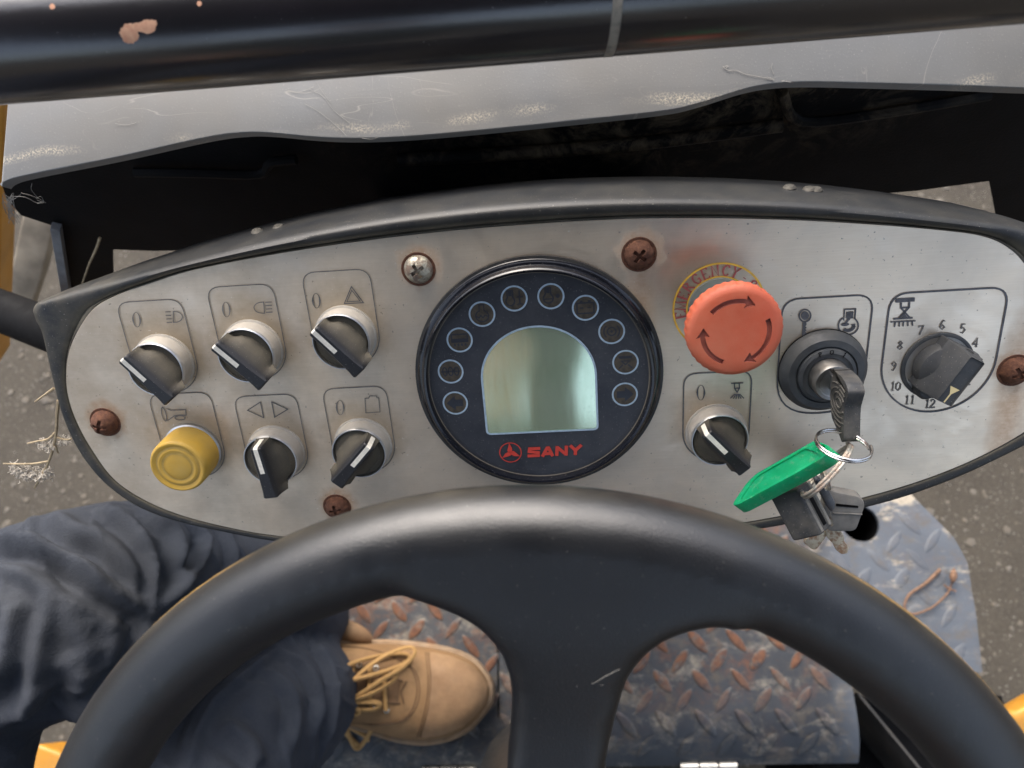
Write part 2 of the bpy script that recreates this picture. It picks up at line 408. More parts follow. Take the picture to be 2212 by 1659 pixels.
def person_mats():
    m = NT('denim')
    n1 = m.ramp(m.noise(9, 5, .6), .32, .68); n2 = m.ramp(m.noise(55, 5, .65, off=(3, 3, 3)), .3, .7)
    col = m.mix(n1, (.0055, .0098, .0215), (.0145, .0220, .039)); col = m.mix(m.math('MULTIPLY', n2, .35), col, (.040, .046, .056)); wv_ = m.ramp(m.noise(700, 3, .7), .35, .65); col = m.mix(m.math('MULTIPLY', wv_, .3), col, (.050, .057, .070))
    mud = m.math('MULTIPLY', m.ramp(m.noise(30, 6, .7, off=(8, 1, 1)), .66, .76), .55); col = m.mix(mud, col, (.14, .11, .07)); kc = atd((140, 1330), .50); kf = m.math('MULTIPLY', m.spot(tuple(kc), .05, .14, wob=.05), m.ramp(m.noise(16, 5, .6, off=(2, 2, 2)), .25, .6, .2, .6)); col = m.mix(kf, col, (.042, .045, .050))
    m.bump(m.math('ADD', m.noise(900, 3, .6, stretch=(1, 1, .35)), m.math('MULTIPLY', m.noise(60, 5, .6, dist=.8), .9)), .5, .0014)
    MAT['denim'] = m.out(col, .92)
    m = NT('boot_leather')
    n1 = m.ramp(m.noise(14, 5, .6), .3, .7); col = m.mix(n1, (.185, .098, .036), (.26, .152, .068))
    d = m.math('MULTIPLY', m.ramp(m.noise(60, 6, .7, off=(4, 4, 2)), .52, .7), .5); col = m.mix(d, col, (.11, .068, .034))
    m.bump(m.noise(220, 6, .7), .6, .0016)
    MAT['boot'] = m.out(col, .75)
    MAT['boot_seam'] = plain('boot_seam', (.10, .055, .025), .8)
    MAT['boot_toe'] = plain('boot_toe', (.265, .160, .080), .7, var=.2, scale=45, dust=.75, dustc=(.15, .08, .04), bscale=350, bump=.5)
    MAT['boot_tongue'] = plain('boot_tongue', (.13, .07, .03), .85, var=.3, scale=80)
    MAT['boot_orange'] = plain('boot_orange', (.45, .17, .03), .7)
    MAT['boot_sole'] = plain('boot_sole', (.20, .12, .06), .8, dust=.4)
    MAT['lace'] = plain('boot_lace', (.36, .21, .075), .85, var=.15, scale=400, bscale=2500, bump=.4)
person_mats()

# ================================================================ SETTING
def ground_mat():
    m = NT('asphalt')
    a = m.ramp(m.noise(6, 6, .65), .3, .7); b = m.ramp(m.noise(130, 5, .7), .3, .72)
    col = m.mix(a, (.026, .021, .015), (.052, .044, .032)); col = m.mix(m.math('MULTIPLY', b, .5), col, (.078, .066, .048))
    w_ = m.ramp(m.noise(210, 2, .5, off=(3, 7, 0)), .66, .74); col = m.mix(m.math('MULTIPLY', w_, .8), col, (.36, .34, .31))
    k = m.ramp(m.noise(160, 2, .5, off=(13, 7, 0)), .66, .72); col = m.mix(m.math('MULTIPLY', k, .7), col, (.04, .036, .03))
    m.bump(m.noise(150, 6, .75), .9, .006)
    return m.out(col, .93)
GZ = -0.62
g = obj('ground', mesh([(-1500, -1500, GZ), (1500, -1500, GZ), (1500, 1500, GZ), (-1500, 1500, GZ)], [(0, 1, 2, 3)]), ground_mat(), smooth=False)
tag(g, kind='structure')
def pebbles():
    bm = bmesh.new(); bmesh.ops.create_icosphere(bm, subdivisions=1, radius=1); sv = [v.co.copy() for v in bm.verts]; sf = [tuple(v.index for v in f.verts) for f in bm.faces]; bm.free()
    parts = []
    for i in range(5200):
        if i % 2: c = Vector((random.uniform(-1.75, -.55), random.uniform(-.4, 1.3), GZ))
        else: c = Vector((random.uniform(.45, 1.7), random.uniform(-.4, 1.5), GZ))
        r = random.choice((.002, .003, .003, .004, .005, .008)) * random.uniform(.8, 1.3)
        s = Vector((r * random.uniform(.7, 1.3), r * random.uniform(.7, 1.3), r * .55)); a = random.uniform(0, PI); ca, sa = math.cos(a), math.sin(a)
        parts.append(([c + Vector((ca * p.x * s.x - sa * p.y * s.y, sa * p.x * s.x + ca * p.y * s.y, p.z * s.z)) for p in sv], sf))
    return mesh(*join(parts))
m = NT('pebble'); n1 = m.ramp(m.noise(14, 2, .5), .3, .7); n2 = m.ramp(m.noise(60, 2, .5, off=(4, 0, 0)), .35, .65)
MAT['pebble'] = m.out(m.mix(n2, m.mix(n1, (.045, .04, .033), (.12, .11, .094)), (.095, .08, .06)), .9)
tag(obj('pebbles', pebbles(), MAT['pebble']), 'small grey pebbles loose on the asphalt', 'gravel', kind='stuff')

# ---- machine deck of tread plate
def deck_mat(name, rust):
    m = NT(name); m.co = m.n('ShaderNodeNewGeometry').outputs['Position']; xs = m.sep()
    a = m.ramp(m.noise(9, 6, .65), .3, .7); col = m.mix(a, (.011, .014, .019), (.028, .033, .041))
    d = m.ramp(m.noise(16, 7, .72, off=(5, 1, 0), stretch=(1, 1.8, 1), dist=.5), .52, .66); d2 = m.ramp(m.noise(90, 4, .7, off=(2, 2, 0)), .35, .6)
    col = m.mix(m.math('MULTIPLY', m.math('MULTIPLY', d, d2), .8), col, (.22, .195, .155))
    rt_ = m.ramp(xs[0], .29, .33); col = m.mix(m.math('MULTIPLY', rt_, .75), col, m.mix(a, (.052, .062, .078), (.085, .10, .122))); cs_ = m.math('MULTIPLY', rt_, m.math('MULTIPLY', m.ramp(m.noise(13, 6, .7, off=(4, 9, 0), stretch=(1, 2.2, 1)), .53, .62), m.ramp(xs[1], .06, .12))); col = m.mix(m.math('MULTIPLY', cs_, .8), col, (.36, .31, .23))
    drt = m.math('MULTIPLY', m.ramp(m.noise(45, 7, .75, off=(3, 3, 0)), .5, .66), .7); col = m.mix(drt, col, (.075, .06, .042))
    walk = m.math('MULTIPLY', m.ramp(xs[0], .26, .32, 1., .12), m.ramp(xs[1], -.035, .02, .12, 1.))
    if rust: r = m.math('MULTIPLY', m.ramp(m.noise(55, 5, .7, off=(1, 8, 0)), .34, .50), m.ramp(xs[2], .0006, .0014))
    else: r = m.math('MULTIPLY', m.ramp(m.noise(24, 7, .75, off=(1, 8, 0)), .50, .64), .75)
    r = m.math('MULTIPLY', r, walk)
    if rust: col = m.mix(m.math('MULTIPLY', m.ramp(m.noise(200, 4, .7), .4, .6), m.math('MULTIPLY', walk, .5)), col, (.13, .105, .08))
    col = m.mix(m.math('MULTIPLY', r, .9), col, m.mix(m.ramp(m.noise(140, 4), .3, .7), (.07, .028, .015), (.15, .06, .026))); rg = m.mixf(r, .58, .85)
    m.bump(m.noise(160, 5, .7), .35, .001)
    return m.out(col, rg)
DM, LM = deck_mat('deck_paint', False), deck_mat('tread_rust', True)
FY = -.030
R0 = [atz(p, 0) for p in ((1960, 1060), (2000, 1100), (2060, 1160), (2090, 1215), (2110, 1340), (2122, 1452))]
xs_ = atz((1842, 1490), 0).x
outl = [(-.42, FY), (-.42, .33), (.40, .33)] + [(p.x, p.y) for p in R0] + [(xs_ + .02, R0[-1].y - .004), (xs_, R0[-1].y - .012), (xs_, FY)]
HC = atz((1858, 1130), 0); HR = .0235
hole = [(HC.x + HR * math.cos(2 * PI * k / 40), HC.y + HR * math.sin(2 * PI * k / 40)) for k in range(40)]
deck = obj('deck_floor', prism(outl, -.006, 0, holes=[hole]), DM); tag(deck, kind='structure')
# bent front strip sloping towards the operator, then hinge line
SLP = math.radians(38); SL = .065
rot = Matrix.Rotation(SLP, 3, 'X')
def slope_pt(x, s, h=0): return Vector((x, FY, 0)) + Vector((0, -math.cos(SLP) * s - math.sin(SLP) * h, -math.sin(SLP) * s + math.cos(SLP) * h))
v = []; f = []; ns_ = 6; yy, zz = FY, 0.
bend = [(yy, zz)]
for k in range(ns_): a_ = SLP * 1.25 * (k + .5) / ns_; yy -= math.cos(a_) * SL / ns_; zz -= math.sin(a_) * SL / ns_; bend.append((yy, zz))
for (y_, z_) in bend: v += [Vector((-.40, y_, z_)), Vector((xs_, y_, z_)), Vector((xs_, y_, z_ - .006)), Vector((-.40, y_, z_ - .006))]
for k in range(ns_):
    for q in range(4): f.append((4 * k + q, 4 * k + (q + 1) % 4, 4 * k + 4 + (q + 1) % 4, 4 * k + 4 + q))
def slope_pt(x, s_, h=0):
    t = max(0, min(ns_ - 1e-6, s_ / SL * ns_)); k = int(t); a_ = bend[k]; b_ = bend[k + 1]; u_ = t - k
    dy, dz = (b_[0] - a_[0]), (b_[1] - a_[1]); l_ = math.hypot(dy, dz)
    return Vector((x, a_[0] + dy * u_ + h * dz / l_, a_[1] + dz * u_ - h * dy / l_))
bm = bmesh.new(); me = mesh(v, f); bm.from_mesh(me); obj('bent_strip', bm_mesh(bm), DM, deck, angle=30)
sx = atz((1076, 1440), 0).x
obj('plate_seam', mesh(*box_d((sx, .15, .0003), (.0022, .36, .0006))), MAT['void_black'], deck, smooth=False)
def lozenge():
    L, W, H = .0185, .0066, .0018; v = []; n = 14
    for z, k in ((0, 1.), (H * .8, .8), (H, .5)):
        for i in range(n):
            a = 2 * PI * i / n; x = math.cos(a); y = math.sin(a); v.append((L * k * x, W * k * y * (1 - .25 * x * x), z))
    f = [tuple(range(2 * n, 3 * n))]
    for r in (0, 1):
        for i in range(n): j = (i + 1) % n; f.append((r * n + i, r * n + j, (r + 1) * n + j, (r + 1) * n + i))
    return mesh(v, f)
lz = lozenge(); lz.materials.append(LM); shade(lz, 60)
a0 = atz(Q('i', 205, 1115), 0); ex = atz(Q('i', 450, 1110), 0) - a0; ey = atz(Q('i', 180, 870), 0) - a0
def inside(x, y, poly):
    c = False
    for (x1, y1), (x2, y2) in zip(poly, poly[1:] + poly[:1]):
        if (y1 > y) != (y2 > y) and x < (x2 - x1) * (y - y1) / (y2 - y1) + x1: c = not c
    return c
def project(P):
    q = MC.transposed() @ (P - CAM); return (1106 + 1640 * q.x / -q.z, 829.5 - 1640 * q.y / -q.z)
for i in range(-14, 12):
    for j in range(-4, 8):
        for t in (0, 1):
            p = a0 + ex * (i + .5 * t) + ey * (j + .5 * t); ang = math.radians(-52 if t == 0 else 50)
            q = project(p)
            if not (600 < q[0] < 2200 and 1050 < q[1] < 1720): continue
            if p.y < FY - .048 or (Vector((p.x, p.y, 0)) - HC).length < .04: continue
            if p.y > FY + .008 and not (inside(p.x + .014, p.y, outl) and inside(p.x - .014, p.y, outl)): continue
            if p.x > xs_ - .015 and p.y < .012: continue
            if abs(p.y - FY) <= .008: continue
            o = obj('tread_lozenge', lz, None, deck, smooth=False)
            if p.y > FY: o.matrix_local = Matrix.Translation(p) @ Matrix.Rotation(ang, 4, 'Z') @ Matrix.Diagonal((random.uniform(.9, 1.08), random.uniform(.8, 1.1), .45 if p.x > .3 else random.uniform(.7, 1.1), 1))
            else: o.matrix_local = Matrix.Translation(slope_pt(p.x, (FY - p.y) * 1.15, .0003)) @ Matrix.Rotation(SLP * 1.25 * (FY - p.y) * 1.15 / SL, 4, 'X') @ Matrix.Rotation(ang, 4, 'Z')
# dark pipe below the hole
obj('hole_pipe', lathe([(HR + .002, -.004), (HR + .002, -.12), (0, -.12)], 40, HC), MAT['void_black'], deck)
for px in (1525, 975):
    c = slope_pt(atz((px, 1640), -.04).x, SL + .002, .002); 
    parts = [tube_d([c + Vector((-.033 + .0225 * k, 0, 0)), c + Vector((-.033 + .0225 * k + .0205, 0, 0))], .006, 14) for k in range(3)]
    parts.append(box_d(c + Vector((0, -.012, -.006)), (.066, .02, .003)))
    obj('hinge', mesh(*join(parts)), MAT['zinc'], deck)
yb = slope_pt(0, SL).y; zb = slope_pt(0, SL).z
ch = empty('machine_chassis', 'black chassis box below the tread plate deck', 'chassis', Matrix.Translation((0, 0, GZ)))
def wchild(name, me, mat, parent, **k):
    o = obj(name, me, mat, None, **k); o.parent = parent; o.matrix_parent_inverse = parent.matrix_world.inverted(); return o
ch_inv = None
bpy.context.view_layer.update()
MAT['chassis'] = plain('chassis_black', (.014, .014, .015), .5, dust=.35, dustc=(.12, .10, .075), scale=30)
wchild('side_wall', mesh(*box_d((-.03, .16, -.36), (.66, .34, .60))), MAT['chassis'], ch, smooth=False)
wchild('lower_cover', mesh(*box_d((-.05, yb - .165, zb - .012), (.74, .30, .006))), MAT['chassis'], ch, smooth=False)
pA, pB = atz((1856, 1496), -.02), atz((2040, 1720), -.02)
dd = (pB - pA).normalized(); nn_ = Vector((-dd.y, dd.x, 0))
v = []
for s in (0, .003):
    for P_ in (pA, pB):
        for z in (0, -.45): v.append(P_ - nn_ * s + Vector((0, 0, z)))
wchild('side_sheet', mesh(v, [(0, 1, 3, 2), (4, 6, 7, 5), (0, 2, 6, 4), (0, 4, 5, 1), (2, 3, 7, 6)]), MAT['chassis'], ch, smooth=False)
wchild('step_well', mesh(*box_d((xs_ + .11, -.17, -.30), (.26, .30, .30))), MAT['void_black'], ch, smooth=False)

# ================================================================ DASHBOARD
dash = empty('dashboard', 'brushed steel instrument dashboard with black moulded surround, switches and round gauge', 'dashboard', PANEL)
top_in = [(145, 800), (152, 755), (172, 710), (205, 665), (255, 636), (320, 613), (440, 577), (700, 531), (1000, 495), (1300, 474), (1500, 470), (1700, 474), (1900, 485), (2050, 498), (2120, 509), (2170, 530), (2212, 570), (2262, 660), (2285, 760), (2272, 850), (2240, 905), (2190, 945), (2080, 1001), (1947, 1050), (1800, 1088), (1600, 1128), (1300, 1165), (1000, 1180), (800, 1176), (600, 1156), (500, 1139), (400, 1114), (320, 1082), (250, 1036), (200, 970), (165, 905), (148, 850)]
inner = [Vector(pan(p, 0)) for p in top_in]; inner = cr(inner, 6, True)
out_px = [(77, 690, -.002), (73, 670, -.003), (84, 653, -.004), (115, 640, -.008), (245, 592, -.02), (400, 545, -.02), (600, 490, -.02), (800, 448, -.02), (1000, 420, -.02), (1200, 403, -.02), (1400, 398, -.02), (1600, 402, -.02), (1800, 415, -.02), (2000, 440, -.02), (2212, 480, -.02), (2320, 560, -.01), (2372, 680, 0), (2370, 790, 0), (2330, 890, 0), (2270, 935, 0), (2212, 964, 0), (2080, 1027, 0), (1947, 1076, 0), (1800, 1113, 0), (1600, 1150, 0), (1300, 1185, 0), (1000, 1198, 0), (800, 1194, 0), (600, 1170, 0), (500, 1152, 0), (390, 1128, 0), (300, 1096, 0), (225, 1043, 0), (170, 975, 0), (135, 900, 0), (110, 810, 0), (88, 725, 0)]
outer = cr([Vector(pan(p[:2], p[2])) for p in out_px], 6, True)
fp = obj('faceplate', prism(inner, -.0010, ZS, .0002, nb=1), MAT['steel'], dash, angle=30)
cen = Vector((GC[0], -.13))
def hit(poly, d):
    best = None
    for a, b in zip(poly, poly[1:] + poly[:1]):
        e = b - a; den = d.x * e.y - d.y * e.x
        if abs(den) < 1e-12: continue
        w_ = a - cen; t = (w_.x * e.y - w_.y * e.x) / den; s = (w_.x * d.y - w_.y * d.x) / den
        if t > 0 and 0 <= s <= 1 and (best is None or t > best): best = t
    return best
PROF = [(-.04, -.003), (.0, .0004), (.05, .0006), (.10, -.0008), (.16, .0012), (.30, .0030), (.48, .0034), (.62, .0022), (.74, -.0010), (.84, -.0058), (.93, -.012), (1.0, -.020), (.99, -.030), (.93, -.045), (.85, -.06)]
PROF2 = [-.003, .0004, .0005, -.0004, .0006, .0010, .0012, .0012, .0011, .0009, .0002, -.0025, -.02, -.035, -.05]
v = []; f = []; n = len(outer); k_ = len(PROF)
for o_ in outer:
    d = (o_ - cen); L = d.length; d = d / L; ti = hit(inner, d)
    for s, h in PROF:
        q = cen + d * (ti + (L - ti) * s); tw_ = max(0., min(1., (o_.y + .125) / .05)) * max(0., min(1., (o_.x + .262) / .06)); hh = h * tw_ + PROF2[PROF.index((s, h))] * (1 - tw_)
        wv = noise.noise(Vector((q.x * 60, q.y * 60, 3))) * .0006 if .04 < s < .2 else 0
        v.append((q.x, q.y, hh + wv))
for i in range(n):
    j = (i + 1) % n
    for a in range(k_ - 1): f.append((i * k_ + a, j * k_ + a, j * k_ + a + 1, i * k_ + a + 1))
f.append(tuple(i * k_ + k_ - 1 for i in range(n)))
def surround_mat():
    m = NT('surround_rubber')
    a = m.ramp(m.noise(25, 5, .6), .3, .7); col = m.mix(a, (.009, .0105, .013), (.017, .019, .022))
    xs = m.sep()
    ga_ = m.n('ShaderNodeAttribute'); ga_.attribute_name = 'gutter'
    gut = m.math('MULTIPLY', ga_.outputs['Fac'], m.ramp(m.noise(45, 5, .7), .25, .6, .3, .95))
    lf = m.math('MULTIPLY', m.ramp(xs[0], -.29, -.20, .6, .12), m.ramp(m.noise(60, 6, .7, off=(1, 4, 0)), .35, .65))
    d = m.math('MINIMUM', m.math('ADD', m.math('MULTIPLY', gut, .55), m.math('MULTIPLY', lf, .7)), .9)
    col = m.mix(d, col, (.20, .175, .125))
    sp = m.ramp(m.noise(1300, 2, .5), .69, .74); col = m.mix(m.math('MULTIPLY', sp, .35), col, (.5, .47, .42))
    m.bump(m.noise(1800, 3), .2, .0005)
    return m.out(col, m.mixf(d, .42, .8), IOR=1.42)
me_s = mesh(v, f)
at_ = me_s.attributes.new('gutter', 'FLOAT', 'POINT')
for i_ in range(len(me_s.vertices)): at_.data[i_].value = 1.0 if .02 < PROF[i_ % k_][0] < .2 else (.25 if PROF[i_ % k_][0] < .35 else 0.)
sur = obj('surround', me_s, surround_mat(), dash, angle=50)
for p in ((555, 499), (602, 490), (1705, 404), (1748, 408), (1762, 409)):
    c = pan(p, -.02); obj('bolt_head', lathe([(0, .0016), (.0022, .0014), (.0032, .0004), (.0032, -.004)], 14, (c[0], c[1] - .0005, -.02), z=(0, 1, .2)), MAT['bolt'], sur)

# ---- printing
def prt(name, items, mat, parent=fp, z=ZP, label=None):
    """items: ('l', crop, pts, width, closed) lines or ('f', crop, pts) fills; crop None means panel coordinates"""
    parts = []
    for it in items:
        kind, crop, pts = it[:3]
        P = [Vector(pan(Q(crop, *p) if crop != 'D' else p, z)) for p in pts] if crop else [Vector(p) for p in pts]
        parts.append(ribbon_d(P, it[3], z, it[4] if len(it) > 4 else False) if kind == 'l' else fill_d(P, z))
    o = obj(name, mesh(*join(parts)), mat, parent, smooth=False)
    if label: o['label'] = label
    return o
def ell(c, rx, ry, n=20, a0=0, a1=2 * PI, tilt=0): 
    r = []
    for k in range(n + (0 if abs(a1 - a0 - 2 * PI) < 1e-6 else 1)):
        a = a0 + (a1 - a0) * k / n; x, y = rx * math.cos(a), ry * math.sin(a)
        r.append((c[0] + x * math.cos(tilt) - y * math.sin(tilt), c[1] + x * math.sin(tilt) + y * math.cos(tilt)))
    return r
def keyhole_frame(c, a, top, r=.007):
    pts = rnd([(-a, 0), (-a, top), (a, top), (a, 0)], r, 6, False); pts = [(p.x, p.y) for p in pts]
    pts += ell((0, 0), a, a, 24, 0, -PI)[1:-1]
    return [(c[0] + x, c[1] + y) for x, y in pts]
LW = .00065
def zero(crop, c, rx, ry, t=0): return ('l', crop, ell(c, rx, ry, 20, tilt=t), [LW * (1.5 - 1.1 * abs(math.sin(2 * PI * k / 20))) for k in range(20)], True)
FT = .0335; FA = .0170
for i, c in enumerate(KB[:5]):
    prt('printed_frame', [('l', None, keyhole_frame(c, FA, FT), .0005, True)], MAT['print_faint'])
prt('printed_frame', [('l', None, keyhole_frame(HORN, FA, FT), .0005, True)], MAT['print_faint'])
prt('printed_frame', [('l', None, keyhole_frame(KB[5], FA, FT), .00075, True)], MAT['print_grey'])
# headlamp, beam, hazard, horn, indicators, beacon, spray
prt('printed_symbol', [zero('4', (850, 488), 22, 46, -.12), ('l', '4', [(1078, 437)] + ell((1085, 471), 50, 34, 10, -PI / 2, PI / 2) + [(1078, 505)], .0005, True)] + [('l', '4', [(1028 + 3 * k, 440 + 22 * k), (1062 + 3 * k, 439 + 22 * k)], .0005) for k in range(4)], MAT['print_faint'])
prt('printed_symbol', [zero('4', (1408, 425), 22, 46, -.1), ('l', '4', [(1640, 378)] + ell((1630, 413), 50, 34, 10, -PI / 2, -1.5 * PI) + [(1645, 448)], .0005, True)] + [('l', '4', [(1650 + 2 * k, 380 + 21 * k), (1690 + 2 * k, 378 + 21 * k)], .0005) for k in range(4)], MAT['print_faint'])
prt('printed_symbol', [zero('4', (1968, 370), 22, 46, -.08), ('l', '5', [(132, 282), (88, 388), (207, 382)], .0005, True), ('l', '5', [(134, 305), (104, 376), (186, 372)], .0004, True)], MAT['print_grey'])
prt('printed_symbol', [('l', '4', ell((1020, 1076), 13, 44, 16, tilt=-.25), .0005, True), ('l', '4', [(1035, 1040), (1062, 1052), (1155, 1048), (1158, 1082), (1085, 1086), (1042, 1116)], .0005), ('l', '4', ell((1120, 1099), 32, 13, 14), .0005, True)], MAT['print_faint'])
prt('printed_symbol', [('l', '4', [(1540, 1052), (1620, 1000), (1640, 1098)], .0005, True), ('l', '4', [(1690, 1000), (1790, 1045), (1708, 1095)], .0005, True)], MAT['print_grey'])
prt('printed_symbol', [zero('5', (62, 1035), 22, 45, -.05), ('l', '5', [(216, 978), (240, 976), (246, 962), (286, 962), (292, 974), (302, 974), (310, 1062), (222, 1068)], .0004, True)], MAT['print_faint'])
prt('printed_symbol', [zero('6', (202, 942), 22, 46, .03), ('l', '6', [(390, 885), (466, 881)], .0006), ('l', '6', [(411, 885), (412, 915), (427, 940), (442, 914), (440, 883)], .0006), ('l', '6', [(412, 915), (442, 914)], .0005)] + [('l', '6', [(428 + d * .35, 950), (428 + d, 982 - abs(d) * .1)], .0005) for d in (-44, -24, -8, 10, 24, 42)], MAT['print_dark'])
# ignition frame
uL, uR = pan(Q('6', 683, 780), ZP)[0], pan(Q('6', 1232, 740), ZP)[0]; vT = pan(Q('6', 980, 348), ZP)[1]; vB = pan(Q('6', 880, 1050), ZP)[1]
fr = rnd([(uL, vB - .002), (uL, vT), (uR, vT), (uR, vB - .002)], [.022, .0085, .0085, .022], 8)
prt('printed_frame', [('l', None, fr, .0008, True)], MAT['print_dark'])
prt('printed_symbol', [('l', '6', ell((850, 463), 36, 38, 22), .0007, True), ('f', '6', ell((850, 463), 25, 27, 18)), ('f', '6', [(836, 505), (858, 502), (859, 520), (852, 528), (860, 536), (852, 545), (860, 554), (852, 562), (859, 570), (856, 590), (842, 600), (830, 590)])], MAT['print_dark'])
prt('printed_symbol', [('l', '6', [(1092, 490), (1096, 425), (1165, 421), (1160, 480)] + ell((1120, 525), 62, 56, 20, -.9, PI + .95), .0007, True), ('f', '6', [(1108, 440), (1152, 437), (1148, 480), (1104, 483)]), ('l', '6', [(1128, 480), (1095, 517)], .001), ('f', '6', ell((1100, 518), 26, 10, 14, tilt=-.1)), ('l', '6', ell((1118, 520), 38, 36, 10, .15, 2.3), .0016), ('f', '6', [(1135, 520), (1165, 512), (1160, 545)])], MAT['print_dark'])
# dial frame, icon, numbers
uL, uR = pan(Q('6', 1325, 800), ZP)[0], pan(Q('6', 2058, 640), ZP)[0]; vT = pan(Q('6', 1750, 306), ZP)[1]; vB = pan(Q('6', 1610, 1062), ZP)[1]; um = (uL + uR) / 2; ra = (uR - uL) / 2
fr = [(p.x, p.y) for p in rnd([(uL, vB + ra), (uL, vT), (uR, vT), (uR, vB + ra)], .009, 7, False)] + ell((um, vB + ra), ra, ra, 32, 0, -PI)[1:-1]
prt('printed_frame', [('l', None, fr, .0009, True)], MAT['print_dark'])
prt('printed_symbol', [('f', '6', [(1414, 357), (1534, 350), (1532, 375), (1412, 383)]), ('l', '6', [(1448, 382), (1448, 415), (1500, 475)], .0009), ('l', '6', [(1500, 378), (1498, 412), (1436, 478)], .0009), ('l', '6', [(1448, 415), (1498, 412)], .0008), ('f', '6', [(1468, 448), (1490, 478), (1446, 478)]), ('l', '6', [(1400, 484), (1520, 476)], .0009), ('l', '6', [(1382, 503), (1538, 495)], .0007)] + [('l', '6', [(1412 + 26 * k, 502 - k * 1.4), (1400 + 30 * k + (6 if k < 2 else 0), 534 - k * 2)], .0007) for k in range(5)], MAT['print_dark'])
DG = {'0': [[(.3, 0), (.05, .25), (.05, .75), (.3, 1), (.55, .75), (.55, .25), (.3, 0)]], '1': [[(.12, .8), (.32, 1), (.32, 0)], [(.12, 0), (.52, 0)]], '2': [[(.05, .75), (.15, .95), (.35, 1), (.55, .8), (.5, .55), (.05, 0), (.6, 0), (.6, .12)]],
      '3': [[(.05, .85), (.3, 1), (.55, .8), (.3, .55), (.58, .3), (.3, 0), (.05, .15)]], '4': [[(.45, 0), (.45, 1), (.02, .3), (.62, .3)], [(.3, 0), (.58, 0)]], '5': [[(.55, 1), (.12, 1), (.1, .55), (.35, .62), (.57, .35), (.35, 0), (.05, .1)]], '6': [[(.52, .92), (.3, 1), (.08, .6), (.05, .25), (.3, 0), (.55, .25), (.32, .52), (.08, .3)]],
      '7': [[(.05, .85), (.05, 1), (.57, 1), (.25, 0)]], '8': [[(.3, .53), (.1, .75), (.3, 1), (.5, .75), (.3, .53), (.05, .25), (.3, 0), (.55, .25), (.3, .53)]], '9': [[(.08, .08), (.3, 0), (.52, .4), (.55, .75), (.3, 1), (.05, .75), (.28, .48), (.52, .68)]],
      'E': [[(.1, 0), (.1, 1)], [(0, 1), (.55, 1), (.57, .85)], [(.1, .5), (.42, .5)], [(0, 0), (.57, 0), (.6, .17)]], 'M': [[(.05, 0), (.08, 1), (.4, .05), (.72, 1), (.76, 0)], [(-.05, 0), (.15, 0)], [(.66, 0), (.88, 0)], [(-.04, 1), (.08, 1)], [(.72, 1), (.85, 1)]],
      'R': [[(.1, 0), (.1, 1)], [(0, 1), (.35, 1), (.55, .78), (.35, .52), (.1, .52)], [(.3, .52), (.62, 0), (.7, 0)], [(0, 0), (.22, 0)]], 'G': [[(.58, .78), (.52, .95), (.33, 1), (.08, .75), (.05, .4), (.2, .05), (.4, 0), (.58, .12), (.58, .42), (.4, .42)]],
      'N': [[(.08, 0), (.08, 1), (.6, 0), (.6, 1)], [(-.02, 0), (.2, 0)], [(-.04, 1), (.08, 1)], [(.5, 1), (.72, 1)]], 'C': [[(.58, .76), (.52, .95), (.33, 1), (.08, .75), (.05, .35), (.2, .05), (.4, 0), (.58, .2)]], 'Y': [[(.05, 1), (.32, .5), (.6, 1)], [(.32, .5), (.32, 0)], [(-.06, 1), (.18, 1)], [(.5, 1), (.7, 1)], [(.2, 0), (.44, 0)]],
      '-': [[(.1, .45), (.4, .45)]], 'S': [[(.52, .78), (.45, .97), (.25, 1), (.08, .8), (.15, .6), (.45, .4), (.52, .2), (.35, 0), (.12, .04), (.05, .25)]], 'T': [[(.3, 0), (.3, 1)], [(0, .85), (.02, 1), (.58, 1), (.6, .85)], [(.18, 0), (.42, 0)]], 'O': [[(.35, 0), (.1, .2), (.05, .5), (.1, .8), (.35, 1), (.6, .8), (.65, .5), (.6, .2), (.35, 0)]], 'P': [[(.1, 0), (.1, 1)], [(0, 1), (.35, 1), (.55, .76), (.35, .48), (.1, .48)], [(0, 0), (.22, 0)]]}
def glyph_d(ch_, c, hgt, up=(0, 1), wd=.0005, z=ZP, sx=1.0):
    up = Vector(up).normalized(); rt = Vector((up.y, -up.x)); parts = []; wch = max(x for s in DG[ch_] for x, y in s)
    for s in DG[ch_]:
        P = [Vector(c[:2]) + rt * ((x - wch / 2) * hgt * sx) + up * ((y - .5) * hgt) for x, y in s]
        W = []
        for i in range(len(P)):
            a, b = P[max(0, i - 1)], P[min(len(P) - 1, i + 1)]; t = (b - a).normalized(); W.append(wd * (.6 + .75 * abs(t.dot(up))))
        parts.append(ribbon_d(P, W, z))
    return join(parts)
nums = {'4': (1708, 795), '5': (1572, 650), '6': (1360, 612), '7': (1128, 670), '8': (915, 825), '9': (846, 1042), '10': (866, 1255), '11': (1015, 1397), '12': (1227, 1436), '2': (1625, 1195), '1': (1440, 1400), '3': (1745, 1000)}
for s, p in nums.items():
    c = pan(Q('y', *p), ZP); o_ = (len(s) - 1) / 2
    prt_ = [glyph_d(chh, (c[0] + (i - o_) * .0027, c[1]), .0046, wd=.00052, sx=.9) for i, chh in enumerate(s)]
    obj('printed_number', mesh(*join(prt_)), MAT['print_grey'], fp, smooth=False)
